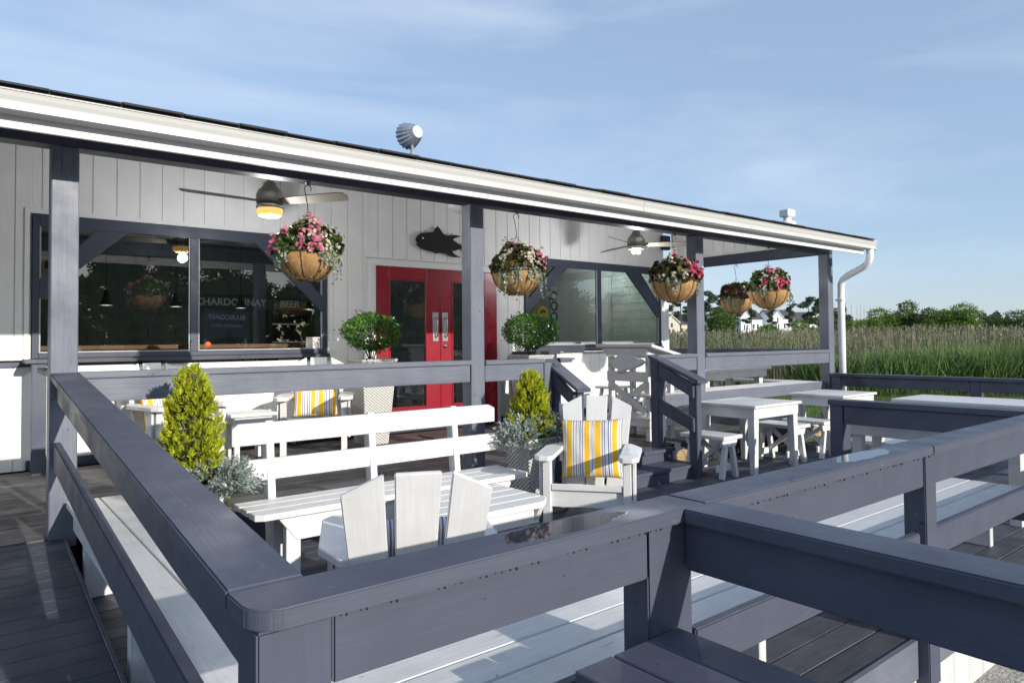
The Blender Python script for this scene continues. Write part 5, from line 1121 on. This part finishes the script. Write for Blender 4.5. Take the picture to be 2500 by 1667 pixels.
for u,top,wp,lb in ((1975,729,62,'dense pine crown just left of the corner post'),(2000,733,50,'pine behind the corner post'),(1935,743,32,'small pine between the houses and the corner post'),(1885,748,30,'slim pine above the right white house'),(1836,729,36,'tall pine showing below the two right baskets'),(1735,712,60,'tallest pine crown right of the third post'),(1765,720,40,'pine behind the large leafy tree'),(1640,700,40,'pine left of the third post, nearest the wall corner'),(1662,694,38,'middle pine of the group left of the third post'),(1682,705,34,'pine beside the third post left edge'),(2063,744,22,'thin pine right of the downspout'),(1800,735,30,'pine behind the basket over the houses')):
    k+=1; tree('pine_tree',lb,u,150,top,wp,'pine',PN,k,G2)
for i,(u,top,lb) in enumerate(((2079,749,'bare dead tree nearest the downspout'),(2092,752,'bare dead tree, second in the dead group'),(2101,746,'tallest bare dead tree of the group'),(2110,750,'bare dead tree right in the dead group'),(2124,750,'lone thin bare tree right of the dead group'))): tree('bare_tree',lb,u,140,top,18,'bare',None,80+i,'bare dead trees beyond the marsh')
def farwood():
    global rng; rng=np.random.default_rng(9); n=26000; u=rng.uniform(1500,2750,n); dist=rng.uniform(300,340,n); k_=(u-1250)/1702.5; d=np.stack([fw.x+r2.x*k_,fw.y+r2.y*k_],1); c=(d@np.array([fw.x,fw.y]))/np.hypot(fw.x,fw.y); P=d*(dist/c)[:,None]
    hh=8+2.2*np.sin(u*.05)+1.6*np.sin(u*.013+1)+1.2*np.sin(u*.21); hh+=np.where(u<2150,2.,0); z=GZ+hh*rng.uniform(0,1,n)**.6; P=np.concatenate([P,z[:,None]],1); V,F=leaves(P,unit(rng.normal(size=(n,3))),1.5,1.2)
    tag(raw('far_wood',V,F,leafmat('far_wood_leaf',[(.1,(.035,.055,.04)),(.6,(.06,.085,.055)),(1,(.09,.12,.075))],.8,0,.05)),'far dark strip of woodland on the horizon','wood',kind='stuff')
farwood()
# houses
def house(label,u,dist,wpx,eave,ridge,mat,seed,side=1,annex=False):
    x,y=azp(u,dist); W_=wpx/1702.5*dist; he=topz(eave,dist)-GZ; hr=topz(ridge,dist)-GZ; t=thing('far_house',label,'house',(x,y,GZ),YAW-R(90)+R(8),'white houses beyond the marsh')
    HW=W_/2; b=MB(); b.box(-HW,HW,0,9,0,he,2,False)
    b.prism([(-HW,-.0,he),(-HW,9,he),(-HW,4.5,hr)],(W_,0,0),False); b.build('wall',mat,t,0)
    b=MB(); b.hexa([(-HW-.2,-.4,he-.1),(HW+.2,-.4,he-.1),(HW+.2,4.5,hr+.05),(-HW-.2,4.5,hr+.05),(-HW-.2,-.4,he+.1),(HW+.2,-.4,he+.1),(HW+.2,4.5,hr+.3),(-HW-.2,4.5,hr+.3)],0,False); b.hexa([(-HW-.2,4.5,hr+.05),(HW+.2,4.5,hr+.05),(HW+.2,9.4,he-.1),(-HW-.2,9.4,he-.1),(-HW-.2,4.5,hr+.3),(HW+.2,4.5,hr+.3),(HW+.2,9.4,he+.1),(-HW-.2,9.4,he+.1)],0,False); b.build('roof',ROOFM,t,0)
    # projecting front gable on the left
    gx0,gx1=(-HW,-HW+W_*.44) if side>0 else (HW-W_*.44,HW); gm=(gx0+gx1)/2; gh=he+(hr-he)*.85
    b=MB(); b.prism([(gx0,-1.6,0),(gx1,-1.6,0),(gx1,-1.6,he+.3),(gm,-1.6,gh),(gx0,-1.6,he+.3)],(0,2.5,0),False); b.build('front_gable',mat,t,0)
    b=MB(); b.hexa([(gx0-.25,-1.9,he+.1),(gm,-1.9,gh+.02),(gm,2.4,gh+.02),(gx0-.25,2.4,he+.1),(gx0-.25,-1.9,he+.28),(gm,-1.9,gh+.2),(gm,2.4,gh+.2),(gx0-.25,2.4,he+.28)],1,False); b.hexa([(gm,-1.9,gh+.02),(gx1+.25,-1.9,he+.1),(gx1+.25,2.4,he+.1),(gm,2.4,gh+.02),(gm,-1.9,gh+.2),(gx1+.25,-1.9,he+.28),(gx1+.25,2.4,he+.28),(gm,2.4,gh+.2)],1,False); b.build('gable_roof',TRIM,t,0)
    wd=(gx1-gx0)/5
    spots=[(gm-wd*.8,-1.63),(gm+wd*.4,-1.63)]
    for fz in (.18,.55):
        for (xx,yy) in spots: b=MB(); b.box(xx-wd*.3,xx+wd*.3,yy,yy+.1,he*fz,he*(fz+.22),None,False); b.build('window',WINM,t,0)
    for xx in ((gx1+HW)/2-wd,(gx1+HW)/2+wd) if side>0 else ((-HW+gx0)/2-wd,(-HW+gx0)/2+wd):
        for fz in (.2,.6): b=MB(); b.box(xx-wd*.45,xx+wd*.45,-.03,.05,he*fz,he*(fz+.2),None,False); b.build('window',WINM,t,0)
    b=MB(); xa,xb=(gx1,HW) if side>0 else (-HW,gx0); b.box(xa,xb,-1.4,-.02,he*.5,he*.53,0,False); b.box(xa,xb,-1.4,-1.35,he*.53,he*.62,0,False); b.box(xb-.3,xb-.1,-1.4,-1.2,0,he*.5,2,False); b.build('balcony',TRIM,t,0)
    b=MB(); b.box(gm-wd*.35,gm+wd*.35,-1.64,-1.55,he*.85,he*1.02,None,False); b.build('window',WINM,t,0)
    return t
ROOFM=plain('far_roof',(.085,.08,.085),.85,0,.2,1,.2); WINM=plain('far_window',(.05,.06,.075),.15); HWHITE=plain('far_siding',(.74,.75,.77),.7,0,0,2,.05); HBEIGE=plain('far_siding_beige',(.58,.53,.44),.7,0,0,2,.05)
house('white gabled house on the left behind the reeds, dark roof',1832,210,62,782,761,HWHITE,1)
house('white gabled house on the right behind the reeds, wide dark roof',1908,215,60,781,761,HWHITE,2)
house('low white house with dark roof furthest right of the group',1968,230,44,787,767,HWHITE,3,-1)
house('beige house seen between the wall corner and the third post',1655,150,80,792,770,HBEIGE,4)
# trees behind the camera (mirrored in the windows) and a roadside board
G3='dark pines and trees across the car park behind the camera'
for i,(x,y,h,r_,kd,lb) in enumerate(((3,-34,8.3,3.2,'round','leafy tree behind the camera, nearest the middle'),(9.0,-33,9.0,3.4,'round','leafy tree behind the camera, second from the middle'),(15,-36,8.6,3.6,'round','broad tree behind the camera'),(21,-34,9.3,3.2,'pine','tall pine behind the camera'),(27,-32,8.6,3.6,'round','round tree behind the camera towards the right'),(33,-30,9.5,3.4,'pine','pine behind the camera towards the right'),(39,-27,9.0,4.0,'round','round tree far right behind the camera'),(45,-22,9.5,4.0,'round','wide tree furthest right behind the camera'),(12,-38,9.5,3.0,'pine','slim pine behind the broad tree'),(36,-35,10,4,'round','tall back row tree on the right behind the camera'),(-3,-36,8.0,3.0,'round','leafy tree behind the camera on the left'),(51,-16,9.0,4.2,'round','tree at the far right end behind the camera'),(.9,-31,14.5,3.7,'round','tallest tree behind the camera, shading the ramp'))):
    tree('tree',lb,0,0,h,r_,kd,PN if kd=='pine' else MG,120+i,G3,pos=(x,y))
def backwood():
    global rng; rng=np.random.default_rng(31); n=9000; x=rng.uniform(-14,75,n); y=-46+rng.uniform(0,3,n)+np.maximum(0,x-20)*.75; z=GZ+(5.2+1.3*np.sin(x*.4)+.8*np.sin(x*1.1))*rng.uniform(0,1,n)**.7; P=np.stack([x,y,z],1); V,F=leaves(P,unit(rng.normal(size=(n,3))),.9,.7)
    tag(raw('tree_belt',V,F,PN),'dense dark belt of woodland far behind the camera','wood',kind='stuff')
backwood()
t=thing('road_sign','white roadside board reading BLUECOAST seen mirrored in the left window','sign',(8.6,-14,GZ)); b=MB(); b.box(7.7,9.5,-14.05,-14,1.7,2.9); b.build('board',SIGNB,t,world=True)
b=MB(); b.box(7.75,7.85,-14.15,-14.05,GZ,2.9,2); b.box(9.35,9.45,-14.15,-14.05,GZ,2.9,2); b.build('sign_post',WHITE,t,world=True)
text('BLUECOAST',.27,(8.6,-13.99,2.55),(R(90),0,R(180)),LAMPW,t,bold=.004); text('SEAFOOD GRILL',.17,(8.6,-13.99,2.2),(R(90),0,R(180)),LAMPW,t)
